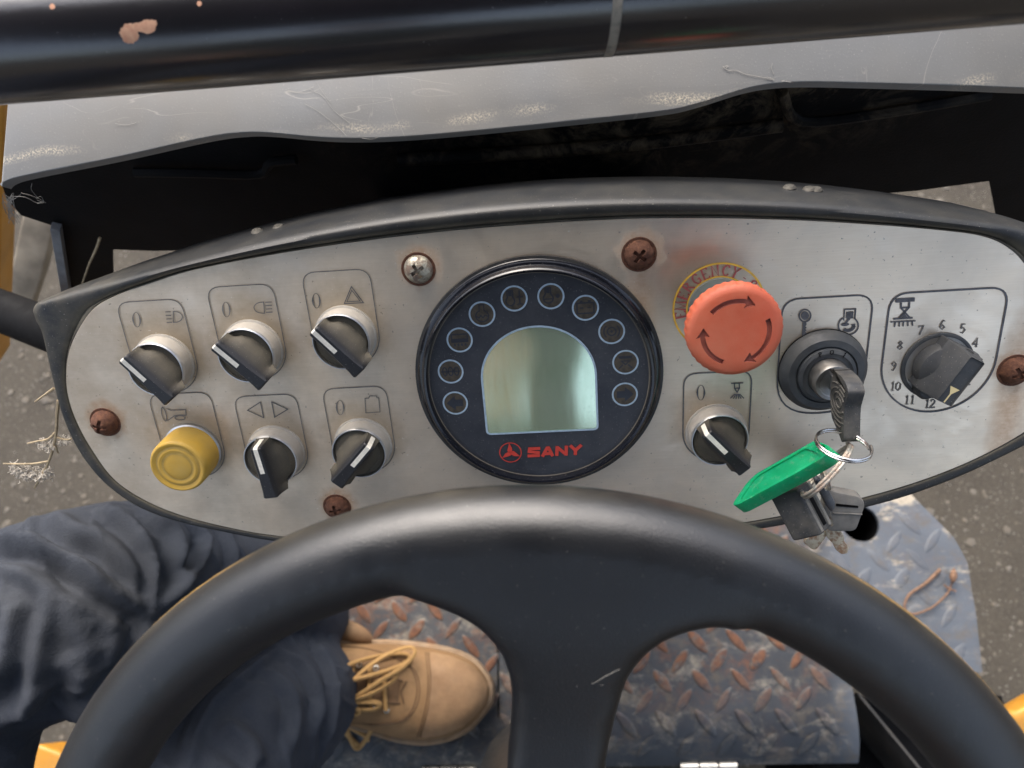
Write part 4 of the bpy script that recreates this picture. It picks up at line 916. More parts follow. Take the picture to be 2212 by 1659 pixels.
# ================================================================ GRAB BAR
bA, bB = atd((-250, 104), .268), atd((2460, -110), .268)
BR = .0215
bar = empty('grab_bar', 'thick black painted grab bar with chipped paint across the top', 'bar', Matrix.Translation((bA + bB) / 2))
bpy.context.view_layer.update()
def bar_mat():
    m = NT('bar_paint'); a = m.ramp(m.noise(18, 5, .6), .3, .7)
    col = m.mix(a, (.006, .0055, .007), (.010, .009, .012))
    inv = Matrix.Identity(4); bz = (bA.z + bB.z) / 2
    sp = m.math('MULTIPLY', m.ramp(m.noise(1200, 2, .5), .74, .77), .3); col = m.mix(sp, col, (.4, .4, .4))
    sc2 = m.ramp(m.math('ABSOLUTE', m.math('SUBTRACT', m.noise(22, 2, .5, dist=1.2), .5)), 0., .003, 1., 0.); sc2 = m.math('MULTIPLY', sc2, m.ramp(m.noise(12, 3, .6, off=(4, 0, 0)), .55, .65)); col = m.mix(m.math('MULTIPLY', sc2, .4), col, (.4, .4, .4))
    xs = m.sep(); und = m.math('MULTIPLY', m.ramp(xs[2], bz - .014, bz - .020, 0., .5), m.ramp(m.noise(25, 4), .4, .6)); col = m.mix(und, col, (.10, .06, .035))
    ch_ = None
    for (px, py, r0, stx) in ((282, 76, .0028, (1, .9, .9)), (312, 58, .0028, (.8, 1.4, 1.4)), (113, 14, .0009, (1, 1, 1)), (430, 8, .0007, (1, 1, 1))):
        c0 = CAM + ray((px, py)) * .25; t_ = (c0 - bA).dot((bB - bA).normalized()); ax = bA + (bB - bA).normalized() * t_; rd_ = ray((px, py)).normalized(); axd = (bB - bA).normalized(); oc = CAM - bA; oc = oc - axd * oc.dot(axd); rp = rd_ - axd * rd_.dot(axd); qa, qb, qc = rp.dot(rp), 2 * oc.dot(rp), oc.dot(oc) - BR * BR; c1 = CAM + rd_ * ((-qb - math.sqrt(max(0, qb * qb - 4 * qa * qc))) / (2 * qa))
        s = m.spot(tuple(inv @ c1), r0 * .98, r0 * 1.05, stx, wob=.0065 if r0 > .002 else .001); ch_ = s if ch_ is None else m.math('MAXIMUM', ch_, s)
    col = m.mix(ch_, col, m.mix(m.ramp(m.noise(500, 4), .35, .65), (.42, .20, .12), (.55, .32, .20)))
    c0 = CAM + ray((1325, 40)) * .26; xm = (inv @ c0).x
    st_ = m.ramp(m.math('ABSOLUTE', m.math('SUBTRACT', m.math('ADD', xs[0], m.math('MULTIPLY', m.math('SUBTRACT', xs[2], bz), -.10)), xm)), .0014, .0019, 1., 0.)
    col = m.mix(m.math('MULTIPLY', st_, m.ramp(m.noise(300, 3), .3, .55, .45, .85)), col, (.28, .25, .20))
    m.bump(m.noise(260, 4, .6), .08, .0008)
    return m.out(col, m.mixf(ch_, m.mixf(st_, .24, .75), .85), IOR=1.65, Coat_Weight=m.mixf(ch_, m.mixf(st_, .8, 0.), 0.), Coat_Roughness=.2)
wchild('tube', tube([bA.lerp(bB, -.35 + 1.7 * k / 34) for k in range(35)], BR, 48), bar_mat(), bar, angle=60)

# ================================================================ STEERING WHEEL
cx, cy, cz, wa, wb, WR = 0.00974753, -0.21997673, -0.28049144, 0.2227607, -0.0708903, 0.17724864
WRr = .0155
nc = Vector((math.sin(wb), -math.sin(wa) * math.cos(wb), math.cos(wa) * math.cos(wb)))
WC = CAM + MC @ Vector((cx, cy, cz)); WN = (MC @ nc).normalized(); WU = (Vector((1, 0, 0)) - WN * WN.x).normalized(); WV = WN.cross(WU)
WMAT = Matrix.Translation(WC) @ Matrix((WU, WV, WN)).transposed().to_4x4()
wh = empty('steering_wheel', 'black moulded steering wheel in front of the dashboard', 'steering wheel', WMAT)
def wpt(p, h=0): q = atpl(p, WC + WN * h, WN) - WC; return Vector((q.dot(WU), q.dot(WV)))
ring = [(WR * math.cos(2 * PI * k / 160), WR * math.sin(2 * PI * k / 160), 0) for k in range(160)]
parts = [tube_d(ring, WRr, 24, True)]
lft = [wpt(p, .004) for p in ((880, 1270), (960, 1297), (1020, 1325), (1062, 1365), (1088, 1410), (1100, 1460), (1104, 1520), (1098, 1600), (1092, 1660))]
rgt = [wpt(p, .004) for p in ((1308, 1660), (1326, 1580), (1342, 1510), (1356, 1460), (1385, 1410), (1425, 1372), (1480, 1346), (1550, 1335), (1600, 1345))]
lft = cr(lft, 4); rgt = cr(rgt, 4)
topc = [Vector((p.x, p.y + .012)) for p in (rgt[-1], lft[0])]
hubL, hubR = Vector((lft[-1].x - .006, -.02)), Vector((rgt[0].x + .006, -.02))
spoke = lft + [hubL, hubR] + rgt + [Vector((rgt[-1].x, WR - .004)), Vector((lft[0].x, WR - .002))]
def dish(v): return [Vector((p.x, p.y, p.z - .05 * max(0, (.125 - p.y) / .145) ** 1.3)) for p in v]
v, f = prism_d(spoke, -.009, .008, .004); 
for q in v:
    t_ = max(0., min(1., (q.y - .100) / .060)); t_ = t_ * t_ * (3 - 2 * t_)
    if q.z > 0: q.z += .0068 * t_
    else: q.z -= .004 * t_
parts.append((v, f))
for a in (PI + .35, -.35):
    d = Vector((math.cos(a), math.sin(a))); e = Vector((-d.y, d.x))
    parts.append(prism_d([d * .03 - e * .024, d * .168 - e * .03, d * .168 + e * .03, d * .03 + e * .024], -.009, .008, .004))
body = obj('rim', mesh(*join(parts)), None)
bm = bmesh.new(); bm.from_mesh(body.data); bmesh.ops.recalc_face_normals(bm, faces=bm.faces); bm.to_mesh(body.data); bm.free()
remeshed(body, .0022, 26, .5)
def wheel_mat():
    m = NT('wheel_foam'); a = m.ramp(m.noise(30, 5, .6), .3, .7); col = m.mix(a, (.0030, .0034, .0046), (.0052, .0058, .0072))
    xs = m.sep(); rho = m.math('SQRT', m.math('ADD', m.math('MULTIPLY', xs[0], xs[0]), m.math('MULTIPLY', xs[1], xs[1])))
    # moulding line worn through to the foam on the outside of the rim
    ln = m.math('MULTIPLY', m.ramp(m.math('ABSOLUTE', m.math('SUBTRACT', xs[2], m.math('MULTIPLY', m.math('SUBTRACT', m.noise(7, 2), .42), .004))), .0003, .0012, 1., 0.), m.ramp(rho, WR + .011, WR + .013))
    wr = m.math('MULTIPLY', ln, m.math('MAXIMUM', m.ramp(m.math('ABSOLUTE', m.math('ADD', xs[0], .125)), .02, .042, 1., 0.), m.ramp(m.math('ABSOLUTE', m.math('SUBTRACT', xs[0], .145)), .02, .05, 1., 0.)))
    wr = m.math('MULTIPLY', wr, m.ramp(xs[1], .02, .06))
    dt = m.math('MULTIPLY', m.math('MULTIPLY', m.ramp(m.math('ABSOLUTE', xs[2]), .001, .008, 1., 0.), m.ramp(rho, WR + .004, WR + .013)), m.ramp(m.noise(18, 5, .6, off=(2, 2, 2)), .35, .65))
    col = m.mix(m.math('MULTIPLY', dt, .45), col, (.12, .105, .075)); col = m.mix(m.math('MULTIPLY', wr, .85), col, (.52, .30, .06))
    sp = m.ramp(m.noise(1500, 2, .5), .735, .76); col = m.mix(m.math('MULTIPLY', sp, .4), col, (.4, .38, .34))
    fl = m.ramp(m.noise(260, 2, .5, off=(8, 8, 8)), .80, .82); col = m.mix(m.math('MULTIPLY', fl, .5), col, (.55, .53, .5))
    m.bump(m.noise(1500, 4, .65), .28, .0006)
    return m.out(col, m.ramp(m.noise(55, 5), .3, .7, .31, .40), IOR=1.62)
body.data.materials.clear(); body.data.materials.append(wheel_mat()); body.parent = wh
obj('hub', lathe([(.036, -.03), (.038, .004), (.034, .014), (.02, .018), (0, .019)], 48, (0, -.012, 0)), MAT['black_plastic'], wh)
# steering column shroud standing on the deck
sc_base = atz((1165, 1690), .02); colm = Matrix.Translation(sc_base)
col_ = empty('steering_column', 'dark conical steering column shroud below the wheel hub', 'column', colm)
bpy.context.view_layer.update()
ctop = WC - WN * .03; cb = sc_base
wchild('shroud', lathe([(.070, 0), (.058, .1), (.030, (ctop - cb).length * .75), (.022, (ctop - cb).length)], 40, cb, z=ctop - cb), MAT['black_plastic'], col_)

# ================================================================ KEYS
HK = .056
uk = pan(Q('6', 1075, 880), .030)[0]
kt = .0036
out_pts = [(1046, 792), (1090, 806), (1130, 842), (1160, 890), (1172, 940), (1160, 985), (1147, 1030), (1143, 1100), (1142, 1180), (1141, 1230), (1130, 1252)]
in_pts = [(1070, 1225), (1045, 1165), (1015, 1095), (1006, 1000), (1012, 900), (1024, 830), (1034, 798)]
kp = [panu(Q('6', *p), uk) for p in out_pts]; ip = [panu(Q('6', *p), uk - kt) for p in in_pts]
poly = rnd([Vector(p) for p in kp + ip], .0010, 2)
KMAT = dash.matrix_world @ Matrix(((0, 0, 1, uk), (1, 0, 0, 0), (0, 1, 0, 0), (0, 0, 0, 1)))
ik = empty('ignition_key', 'key with ribbed black plastic head turned in the ignition lock', 'key', KMAT)
me_ = prism(poly, -kt, kt, 0.0)
kh = obj('key_head', bevel_mesh([a for a in (v_.co.copy() for v_ in me_.vertices)], [tuple(p_.vertices) for p_ in me_.polygons], .0011, 3, 50), MAT['key_plastic'], ik, angle=45)
cpt_ = sum((Vector(p) for p in kp + ip), Vector((0, 0))) / len(kp + ip)
for k in range(5):
    e_ = ell(cpt_, .0022 + .0021 * k, .0034 + .0034 * k, 40)
    good = [p for p in e_ if inside(p[0], p[1], [(q.x, q.y) for q in poly]) and all((Vector(p) - Vector((q.x, q.y))).length > .0016 for q in poly)]
    if len(good) < 8: continue
    runs = []; cur = []
    for a in good:
        if cur and (Vector(a) - Vector(cur[-1])).length > .004: runs.append(cur); cur = []
        cur.append(a)
    runs.append(cur); runs = [r_ for r_ in runs if len(r_) > 3]
    if runs: obj('grip_rib', mesh(*join([tube_d([(a[0], a[1], -kt) for a in r_], .00055, 6) for r_ in runs])), plain('rib_%d' % k, (.07, .066, .058), .7), ik)
bl = [Vector(panu(Q('6', 1040, 870), uk)), Vector((IGN[1] - .001, .010))]
obj('key_blade', mesh(*box_d(((bl[0].x + bl[1].x) / 2, (bl[0].y + bl[1].y) / 2, 0), (.0075, abs(bl[0].y - bl[1].y) + .006, .0022))), MAT['ign_metal'], ik, smooth=False)

IMX, IMY, IMZ = [MC @ Vector(a) for a in ((1, 0, 0), (0, 1, 0), (0, 0, 1))]
def ring_pts(c, a1, a2, r1, r2, n=56, turns=1, pitch=0):
    nn2 = a1.cross(a2).normalized(); out = []
    for k in range(n * turns + 1):
        a = 2 * PI * k / n; out.append(c + a1 * r1 * math.cos(a) + a2 * r2 * math.sin(a) + nn2 * pitch * (k / n - turns / 2))
    return out
def wobj(name, me, mat, c, label, cat, group=None, **k):
    o = obj(name, me, mat, None, **k)
    for v_ in o.data.vertices: v_.co = v_.co - c
    o.location = c; return tag(o, label, cat, group)
def pw(p, h): return PANEL @ pan3(p, h)
c = pw((1822, 962), HK); dep = (CAM - c).dot(IMZ); rr = 57 / 1640 * dep
a2 = (IMY * .53 - IMZ * .85).normalized(); a1 = (IMX * .995 - IMY * .08).normalized(); a2 = (a2 - a1 * a1.dot(a2)).normalized()
wobj('key_ring', tube(ring_pts(c, a1, a2, rr, rr, 56, 2, .0011), .00062, 8), MAT['ring_steel'], c, 'shiny double-wound split ring hanging from the ignition key', 'key ring')
c = pw(Q('z', 1400, 705), .047); dep = (CAM - c).dot(IMZ); L_ = 148 / 2 / 1640 * dep
a1 = (IMX * .665 + IMY * .747).normalized(); a2 = ((IMX * .747 - IMY * .665) * .19 - IMZ * .98).normalized()
wobj('key_ring', tube(ring_pts(c, a1, a2, L_, L_, 56, 2, .0014), .00085, 8), MAT['ring_rusty'], c, 'rust-tinged larger split ring seen edge-on below the shiny ring', 'key ring')
c = pw(Q('z', 1385, 800), .044); dep = (CAM - c).dot(IMZ); L_ = 22 / 1640 * dep
a1 = (IMX * .25 - IMY * .97).normalized(); a2 = (a1.cross(IMZ) * .22 + IMZ * .98).normalized()
wobj('key_ring', tube(ring_pts(c, a1, a2, L_, L_, 36, 2, .0009), .0005, 6), MAT['ring_rusty'], c, 'small coppery split ring holding the grey key', 'key ring')
# green tag
tri = [pw(Q('z', 1300, 380), .049), pw(Q('z', 600, 740), .036), pw(Q('z', 460, 1120), .049)]
TN = (tri[1] - tri[0]).cross(tri[2] - tri[0]).normalized()
if TN.dot(CAM - tri[0]) < 0: TN = -TN
TX = (tri[0] - tri[1]).normalized(); TY = TN.cross(TX); TO = (tri[0] + tri[2]) / 2
TMAT = Matrix.Translation(TO) @ Matrix((TX, TY, TN)).transposed().to_4x4()
def tpt(p): q = atpl(p, TO, TN) - TO; return Vector((q.dot(TX), q.dot(TY)))
tg = empty('key_tag', 'green translucent plastic key tag hanging on the key ring', 'key tag', TMAT)
tout = [tpt(Q('z', *p)) for p in ((1262, 372), (1330, 392), (1432, 436), (1442, 480), (1350, 560), (1040, 740), (760, 890), (440, 1062), (378, 1078), (385, 1040), (520, 840), (620, 738))]
tout = rnd(tout, .0026, 4)
hc = tpt(Q('z', 1335, 455)); thole = ell((hc.x, hc.y), .0020, .0020, 16)
m = NT('green_plastic'); _n = m.ramp(m.noise(120, 4), .3, .7); _c = m.mix(_n, (.0, .25, .095), (.008, .34, .15))
_d = m.math('MULTIPLY', m.ramp(m.noise(300, 5, .7), .55, .68), .35); _c = m.mix(_d, _c, (.25, .40, .28))
MAT['green'] = m.out(_c, .28, 0., Subsurface_Weight=.35, Subsurface_Radius=(.002, .006, .003), Subsurface_Scale=1.0, Transmission_Weight=.12)
def tagprism(o_, z0, z1, hl):
    return bevel_mesh(*prism_d(o_, z0, z1, 0, hl), .0006, 2, 60)
cen_t = sum(tout, Vector((0, 0))) / len(tout)
inn_t = [cen_t + (p - cen_t) * .80 - Vector((.0012, 0)) for p in tout]
obj('tag_rim', tagprism(tout, -.0072, 0, [[(p.x, p.y) for p in inn_t], thole]), MAT['green'], tg, angle=40)
obj('tag_window', prism([(p.x, p.y) for p in inn_t], -.0066, -.0009), MAT['green'], tg, angle=40)
# keys on the ring
def px_plate(name, crop, pts, h, th, mat, parent, r=.0012, bev=.0006):
    P_ = rnd([Vector(pan(Q(crop, *p), h)) for p in pts], r, 3)
    v, f = prism_d([(p.x, p.y) for p in P_], h - th, h, bev, nb=2)
    bm = bmesh.new(); me = mesh(v, f); bm.from_mesh(me); return obj(name, bm_mesh(bm), mat, parent, angle=35)
def key_thing(label): 
    o = empty('loose_key', label, 'key', PANEL, 'keys hanging on the ring'); return o
k3 = key_thing('grey-brown plastic-headed key, rightmost of the hanging keys')
px_plate('key_head', 'z', [(1420, 900), (1500, 935), (1770, 985), (1828, 1075), (1720, 1368), (1420, 1372), (1330, 1250)], .034, .006, MAT['key_grey'], k3, .003, .0014)
px_plate('head_slot', 'z', [(1500, 1062), (1742, 1088), (1742, 1106), (1500, 1088)], .0344, .001, MAT['void_black'], k3, .0003, 0)
px_plate('head_groove', 'z', [(1470, 1160), (1790, 1175), (1788, 1188), (1466, 1174)], .0346, .0012, MAT['key_grey'], k3, .0002, .0004)
px_plate('key_blade', 'z', [(1380, 1340), (1540, 1340), (1590, 1420), (1590, 1480), (1638, 1540), (1622, 1604), (1555, 1610), (1495, 1560), (1470, 1500), (1400, 1430)], .030, .002, MAT['brass_rust'], k3, .0008, .0003)
k1 = key_thing('black square-headed key, largest of the hanging keys')
W0 = pw(Q('z', 1075, 905), .046); dep = (CAM - W0).dot(IMZ); pxm = dep / 1640
Lv = (IMX * 50 - IMY * 95) * pxm; Wv = (-IMX * 47 - IMY * 22) * pxm - IMZ * 40 * pxm; Dv = (IMX * 38 + IMY * 17) * pxm - IMZ * 30 * pxm
Lv = Lv * 1.05
cor = [W0 + Lv * a + Wv * b + Dv * c_ for a in (0, 1) for b in (0, 1) for c_ in (0, 1)]
PI_ = PANEL.inverted(); cor = [PI_ @ q for q in cor]
fb = [(0, 1, 3, 2), (4, 6, 7, 5), (0, 4, 5, 1), (2, 3, 7, 6), (0, 2, 6, 4), (1, 5, 7, 3)]
obj('key_head', bevel_mesh(cor, fb, .0014, 3), MAT['key_plastic'], k1, angle=45)
def onD(a, c_, lift=.0002): return PI_ @ (W0 + Lv * a + Dv * c_ - Wv.normalized() * lift)
sl_ = [onD(a, c_) for a, c_ in ((.22, .40), (.88, .40), (.88, .66), (.22, .66))]
obj('head_slot', mesh(sl_, [(0, 1, 2, 3)]), MAT['void_black'], k1, smooth=False)
for c_ in (.16, .24): obj('head_groove', tube([onD(a, c_, 0) for a in (.05, .3, .6, .95)], .00045, 6), MAT['key_grey'], k1)
obj('head_ridge', tube([onD(a, .86, -.0004) for a in (.02, .3, .6, .94)], .0012, 8), MAT['key_grey'], k1)
px_plate('key_blade', 'z', [(1180, 1440), (1330, 1370), (1420, 1372), (1350, 1480), (1285, 1560), (1240, 1560), (1150, 1492)], .029, .002, MAT['brass_rust'], k1, .0008, .0003)
k2 = key_thing('slim dark blue-grey key head squeezed between the other two keys')
px_plate('key_head', 'z', [(1262, 800), (1320, 788), (1410, 880), (1500, 1060), (1500, 1120), (1452, 1165), (1400, 1100), (1330, 960)], .0405, .004, plain('key_blue', (.055, .062, .078), .5, dust=.35, scale=160), k2, .0022, .0014)
px_plate('key_blade', 'z', [(1400, 1100), (1450, 1150), (1480, 1300), (1440, 1320)], .034, .002, MAT['brass_rust'], k2, .0005, .0003)

# ================================================================ SMALL PLANTS AND DEBRIS
def twig_thing(name, runs, r, mat, label, cat, base):
    o = empty(name, label, cat, Matrix.Translation(base)); bpy.context.view_layer.update()
    for i, pts in enumerate(runs):
        P_ = cr(pts, 5); n_ = len(P_); wchild('stem' if i == 0 else 'twiglet', tube(P_, [r * (1 if i == 0 else .7) * (1 - .5 * k / n_) for k in range(n_)], 6), mat, o)
    return o
tz = lambda x, y, z=.006: atz(Q('i', x, y), z)
tw = twig_thing('fallen_twig', [[tz(1690, 425), tz(1600, 510), tz(1510, 570), tz(1480, 610), tz(1465, 655)], [tz(1470, 655), tz(1480, 690), tz(1540, 700), tz(1640, 660), tz(1720, 590), tz(1755, 535), tz(1775, 450, .012)], [tz(1745, 545), tz(1715, 518)], [tz(1745, 545), tz(1790, 560)]], .0024, MAT['twig'], 'curled brown twig lying on the tread plate at the right', 'twig', tz(1500, 600, 0))
wchild('bud', lathe([(0, .012), (.004, .005), (.0045, 0), (.002, -.006), (0, -.008)], 10, tz(1772, 470, .012), z=tz(1775, 445, .012) - tz(1770, 490, .012)), MAT['twig'], tw)
td = lambda x, y, h=-.012: PANEL @ pan3(Q('4', x, y), h)
dg_ = twig_thing('dried_weed', [[td(365, 990), td(355, 1080), td(350, 1180), td(330, 1290), td(290, 1400), td(215, 1535)], [td(335, 915), td(280, 955), td(218, 998)], [td(345, 1190), td(300, 1230), td(230, 1245), td(170, 1258)], [td(300, 1370), td(200, 1385), td(90, 1385), td(20, 1383)], [td(352, 1220), td(410, 1235), td(445, 1228)], [td(345, 1270), td(362, 1320)]], .0011, MAT['straw'], 'dry straw-coloured weed with pale fluff caught at the left edge of the dashboard', 'weed', td(365, 990))
def fluff(cpts, n, rad):
    parts = []
    for c0 in cpts:
        for k in range(n):
            d = Vector((random.gauss(0, 1), random.gauss(0, 1), random.gauss(0, 1))); d.normalize()
            a = c0 + Vector((random.gauss(0, rad), random.gauss(0, rad), random.gauss(0, rad * .5))); b = a + d * rad * 1.2 + Vector((0, 0, -rad * .5)); m2 = (a + b) / 2 + Vector((random.gauss(0, rad * .5), random.gauss(0, rad * .5), random.gauss(0, rad * .4)))
            parts.append(tube_d(cr([a, m2, b], 3), .00018, 4, cap=False))
    return mesh(*join(parts))
tag(wchild('fluff', fluff([td(*p) for p in ((100, 1405), (150, 1425), (200, 1440), (255, 1450), (290, 1440), (120, 1430), (170, 1455))], 60, .0016), MAT['fluff'], dg_), kind='stuff')
tag(wchild('fluff', fluff([td(*p) for p in ((260, 1260), (300, 1275), (330, 1262), (390, 1235), (420, 1232))], 34, .0013), MAT['fluff'], dg_), kind='stuff')
ta = lambda x, y, d: aty(Q('a', x, y), d)
twig_thing('dry_stalk', [[ta(622, 1480, .285), ta(600, 1545, .285), ta(570, 1610, .285), ta(548, 1660, .285), ta(500, 1800, .285)]], .0010, MAT['straw'], 'thin dry stalk in front of the left black bracket', 'stalk', ta(500, 1800, .285))
def web(label, runs, r=.00022, base=None):
    r *= .4
    o = tag(obj('cobweb', mesh(*join([tube_d(cr(p, 4), r, 4, cap=False) for p in runs])), MAT['web'], None), label, 'cobweb', kind='stuff'); return o
cw = lambda c, x, y, l=.0006: atpl(Q(c, x, y), CO, CNn) + CNn * l
web('white thread and cobweb stuck to the grey cover at the right', [[cw('c', 335, 415), cw('c', 365, 440), cw('c', 420, 440), cw('c', 470, 462), cw('c', 560, 480), cw('c', 650, 500)], [cw('c', 340, 418), cw('c', 370, 412), cw('c', 355, 430)], [cw('c', 645, 395), cw('c', 640, 430), cw('c', 655, 465)], [cw('c', 590, 490), cw('c', 620, 485), cw('c', 655, 497)], [cw('c', 700, 505), cw('c', 760, 515)]], .00032)
web('fine cobweb threads across the grey cover left of its middle', [[cw('a', 1930, 560), cw('a', 2010, 600), cw('a', 2080, 690), cw('a', 2180, 770)], [cw('a', 1900, 650), cw('a', 1990, 700), cw('a', 2100, 790), cw('a', 2160, 850)], [cw('a', 1960, 480), cw('a', 2000, 560), cw('a', 2060, 640)], [cw('a', 1780, 560), cw('a', 1860, 575), cw('a', 1950, 545)], [cw('a', 720, 770), cw('a', 790, 780), cw('a', 850, 765)], [cw('b', 200, 862), cw('b', 260, 868), cw('b', 300, 855)]], .0002)
wl = lambda x, y: aty(Q('a', x, y), .262)
web('grey cobweb bundle at the left corner of the cover', [[wl(130, 1200), wl(190, 1215), wl(250, 1240), wl(285, 1262)], [wl(200, 1140), wl(195, 1180), wl(235, 1230)], [wl(20, 1200), wl(80, 1240), wl(130, 1205)], [wl(60, 1225), wl(150, 1225), wl(230, 1262), wl(270, 1250)], [wl(225, 1235), wl(255, 1222), wl(270, 1258), wl(230, 1265)], [wl(230, 1245), wl(275, 1262)]] + [[wl(10 + random.uniform(0, 90), 1200 + random.uniform(0, 60)), wl(40 + random.uniform(-20, 60), 1280 + random.uniform(-20, 40)), wl(70 + random.uniform(-30, 60), 1360 + random.uniform(-30, 40))] for k in range(26)], .00028)
ws = lambda x, y, h=.0175: WMAT @ Vector((*wpt(Q('h', x, y), h), h))
web('curled cobweb thread on the wheel spoke', [[ws(1490, 1205, .0098), ws(1500, 1232, .0098), ws(1530, 1230, .0098), ws(1548, 1195, .0098), ws(1535, 1155, .0112), ws(1550, 1135, .0112), ws(1620, 1140, .0112), ws(1720, 1085, .0135), ws(1800, 1045, .0135)], [ws(1600, 1142, .0112), ws(1700, 1143, .0112)]], .00022)

# ---- roll-over canopy of the machine above the operator
can = empty('canopy', 'flat canopy roof on posts over the driving position', 'canopy', Matrix.Translation((0, -1.25, 0)))
bpy.context.view_layer.update()
wchild('roof', bevel_mesh(*box_d((0, -.62, 1.55), (1.50, 1.60, .05)), .015), MAT['chassis'], can)
for x in (-.58, .58): wchild('post', bevel_mesh(*box_d((x, -1.30, .46), (.07, .07, 2.14)), .008), MAT['chassis'], can)
# ---- yellow machine parts and rods around the deck
yp = empty('yellow_post', 'yellow painted machine post at the far left edge', 'post', Matrix.Translation(atd((-60, 620), .75)))
bpy.context.view_layer.update()
q0, q1 = atd((-26, 150), .62), atd((-34, 760), .80)
wchild('post', bevel_mesh(*tube_d([q0, q1], .026, 4), .003), MAT['yellow_paint'], yp, smooth=False)
q0, q1 = atd((95, 455), .95), atd((30, 690), 1.05)
bb = tag(obj('grey_beam', bevel_mesh(*tube_d([q0, (q0 + q1) / 2 + Vector((.004, 0, 0)), q1], .024, 4), .003), plain('weathered_beam', (.26, .22, .16), .8, var=.35, scale=30)), 'weathered tan beam below the left corner of the cover', 'beam')
q0, q1 = atd((-80, 640), .60), atd((260, 770), .52)
tag(obj('black_rod', tube([q0, q1], .016, 20), MAT['void_black']), 'black round rod running behind the left end of the dashboard', 'rod')
def fender(name, pts, h, label):
    P_ = [atd(p, h) for p in pts]; v = P_ + [p + Vector((0, 0, -.06)) for p in P_]; n_ = len(P_)
    f = [tuple(range(n_)), tuple(range(n_, 2 * n_))[::-1]] + [(i, (i + 1) % n_, n_ + (i + 1) % n_, n_ + i) for i in range(n_)]
    bm = bmesh.new(); me = mesh(v, f); bm.from_mesh(me); bmesh.ops.recalc_face_normals(bm, faces=bm.faces)
    me = bm_mesh(bm); return tag(obj(name, bevel_mesh([q.co.copy() for q in me.vertices], [tuple(q.vertices) for q in me.polygons], .008, 3), MAT['yellow_paint'], None), label, 'fender')
fender('yellow_fender', [(59, 1612), (80, 1606), (126, 1624), (200, 1660), (220, 1800), (-60, 1800), (18, 1672)], .92, 'yellow fender corner at the bottom left below the jeans')
fender('yellow_fender', [(2150, 1532), (2195, 1538), (2260, 1500), (2420, 1500), (2420, 1700), (2240, 1640), (2190, 1570)], .90, 'yellow fender corner at the right edge beside the wheel rim')

# ================================================================ PERSON (the photographer, seated behind the wheel)
pb = Vector((-.18, -.80, .40))
per = empty('person', 'person in faded dark jeans and tan work boots with feet on the tread plate', 'person', Matrix.Translation(pb))
bpy.context.view_layer.update()
def C4(p, d, r): q = atd(p, d); return (q.x, q.y, q.z, r)
hipA, hipB = (-.30, -.78, .47, .105), (-.08, -.80, .47, .105)
legA = [hipA, (-.46, -.42, .50, .098), C4((-170, 1450), .60, .094), C4((15, 1372), .585, .080), C4((150, 1325), .585, .080), C4((215, 1298), .60, .080), C4((330, 1262), .68, .076), C4((470, 1250), .77, .068), C4((600, 1300), .86, .060), C4((655, 1330), .905, .056)]
legB = [hipB, (-.17, -.48, .50, .098), C4((330, 1960), .60, .092), C4((400, 1790), .64, .088), C4((470, 1640), .70, .084), C4((560, 1555), .77, .080), C4((622, 1520), .825, .074), C4((645, 1505), .855, .070)]
pelvis = [(-.30, -.80, .48, .11), (-.08, -.80, .48, .11)]; waist = [(-.19, -.82, .50, .13), (-.18, -.84, .62, .13)]
MAT['denim_m'] = MAT['denim']
jn = wchild('jeans', blob_mesh([legA, legB, pelvis, waist], .3), MAT['denim'], per)
inv_p = jn.matrix_parent_inverse.copy(); remeshed(jn, .0075, 5)
# cloth folds
from mathutils.bvhtree import BVHTree
from mathutils.kdtree import KDTree
bm = bmesh.new(); bm.from_mesh(jn.data); bmesh.ops.subdivide_edges(bm, edges=[e for e in bm.edges if abs(e.verts[0].co.y) < .36], cuts=2, use_grid_fill=True); bm.normal_update(); bm.verts.ensure_lookup_table()
bvh = BVHTree.FromBMesh(bm); kd = KDTree(len(bm.verts))
for v_ in bm.verts: kd.insert(v_.co, v_.index)
kd.balance(); disp = [0.] * len(bm.verts)
def fold(pts, w_, am, groove=.7):
    P_ = cr([Vector((*q, 0)) for q in pts], 10); best = {}; pl = []
    for q in P_:
        h_ = bvh.ray_cast(CAM, ray(q).normalized())
        if h_[0]: pl.append(h_[0])
    pl2 = []
    for a, b in zip(pl, pl[1:]):
        L_ = (b - a).length
        if L_ > .06: continue
        for k in range(max(1, int(L_ / .002))): pl2.append(a.lerp(b, k / max(1, int(L_ / .002))))
    n_ = len(pl2)
    for i_, c_ in enumerate(pl2):
        t = i_ / max(1, n_ - 1); env = min(1, 4.5 * t + .15, 4.5 * (1 - t) + .15)
        tg_ = (pl2[min(n_ - 1, i_ + 1)] - pl2[max(0, i_ - 1)]); 
        for co, ix, d_ in kd.find_range(c_, w_ * 4):
            if ix not in best or d_ < best[ix][0]:
                sd = (co - c_).dot(tg_.cross(bm.verts[ix].normal)); best[ix] = (d_, env, 1 if sd > 0 else -1)
    for ix, (d_, env, sd) in best.items():
        x_ = d_ * sd; disp[ix] += am * env * (math.exp(-(x_ / w_) ** 2) - groove * math.exp(-((x_ - 1.7 * w_) / w_) ** 2) - .25 * math.exp(-((x_ + 2 * w_) / (1.4 * w_)) ** 2))
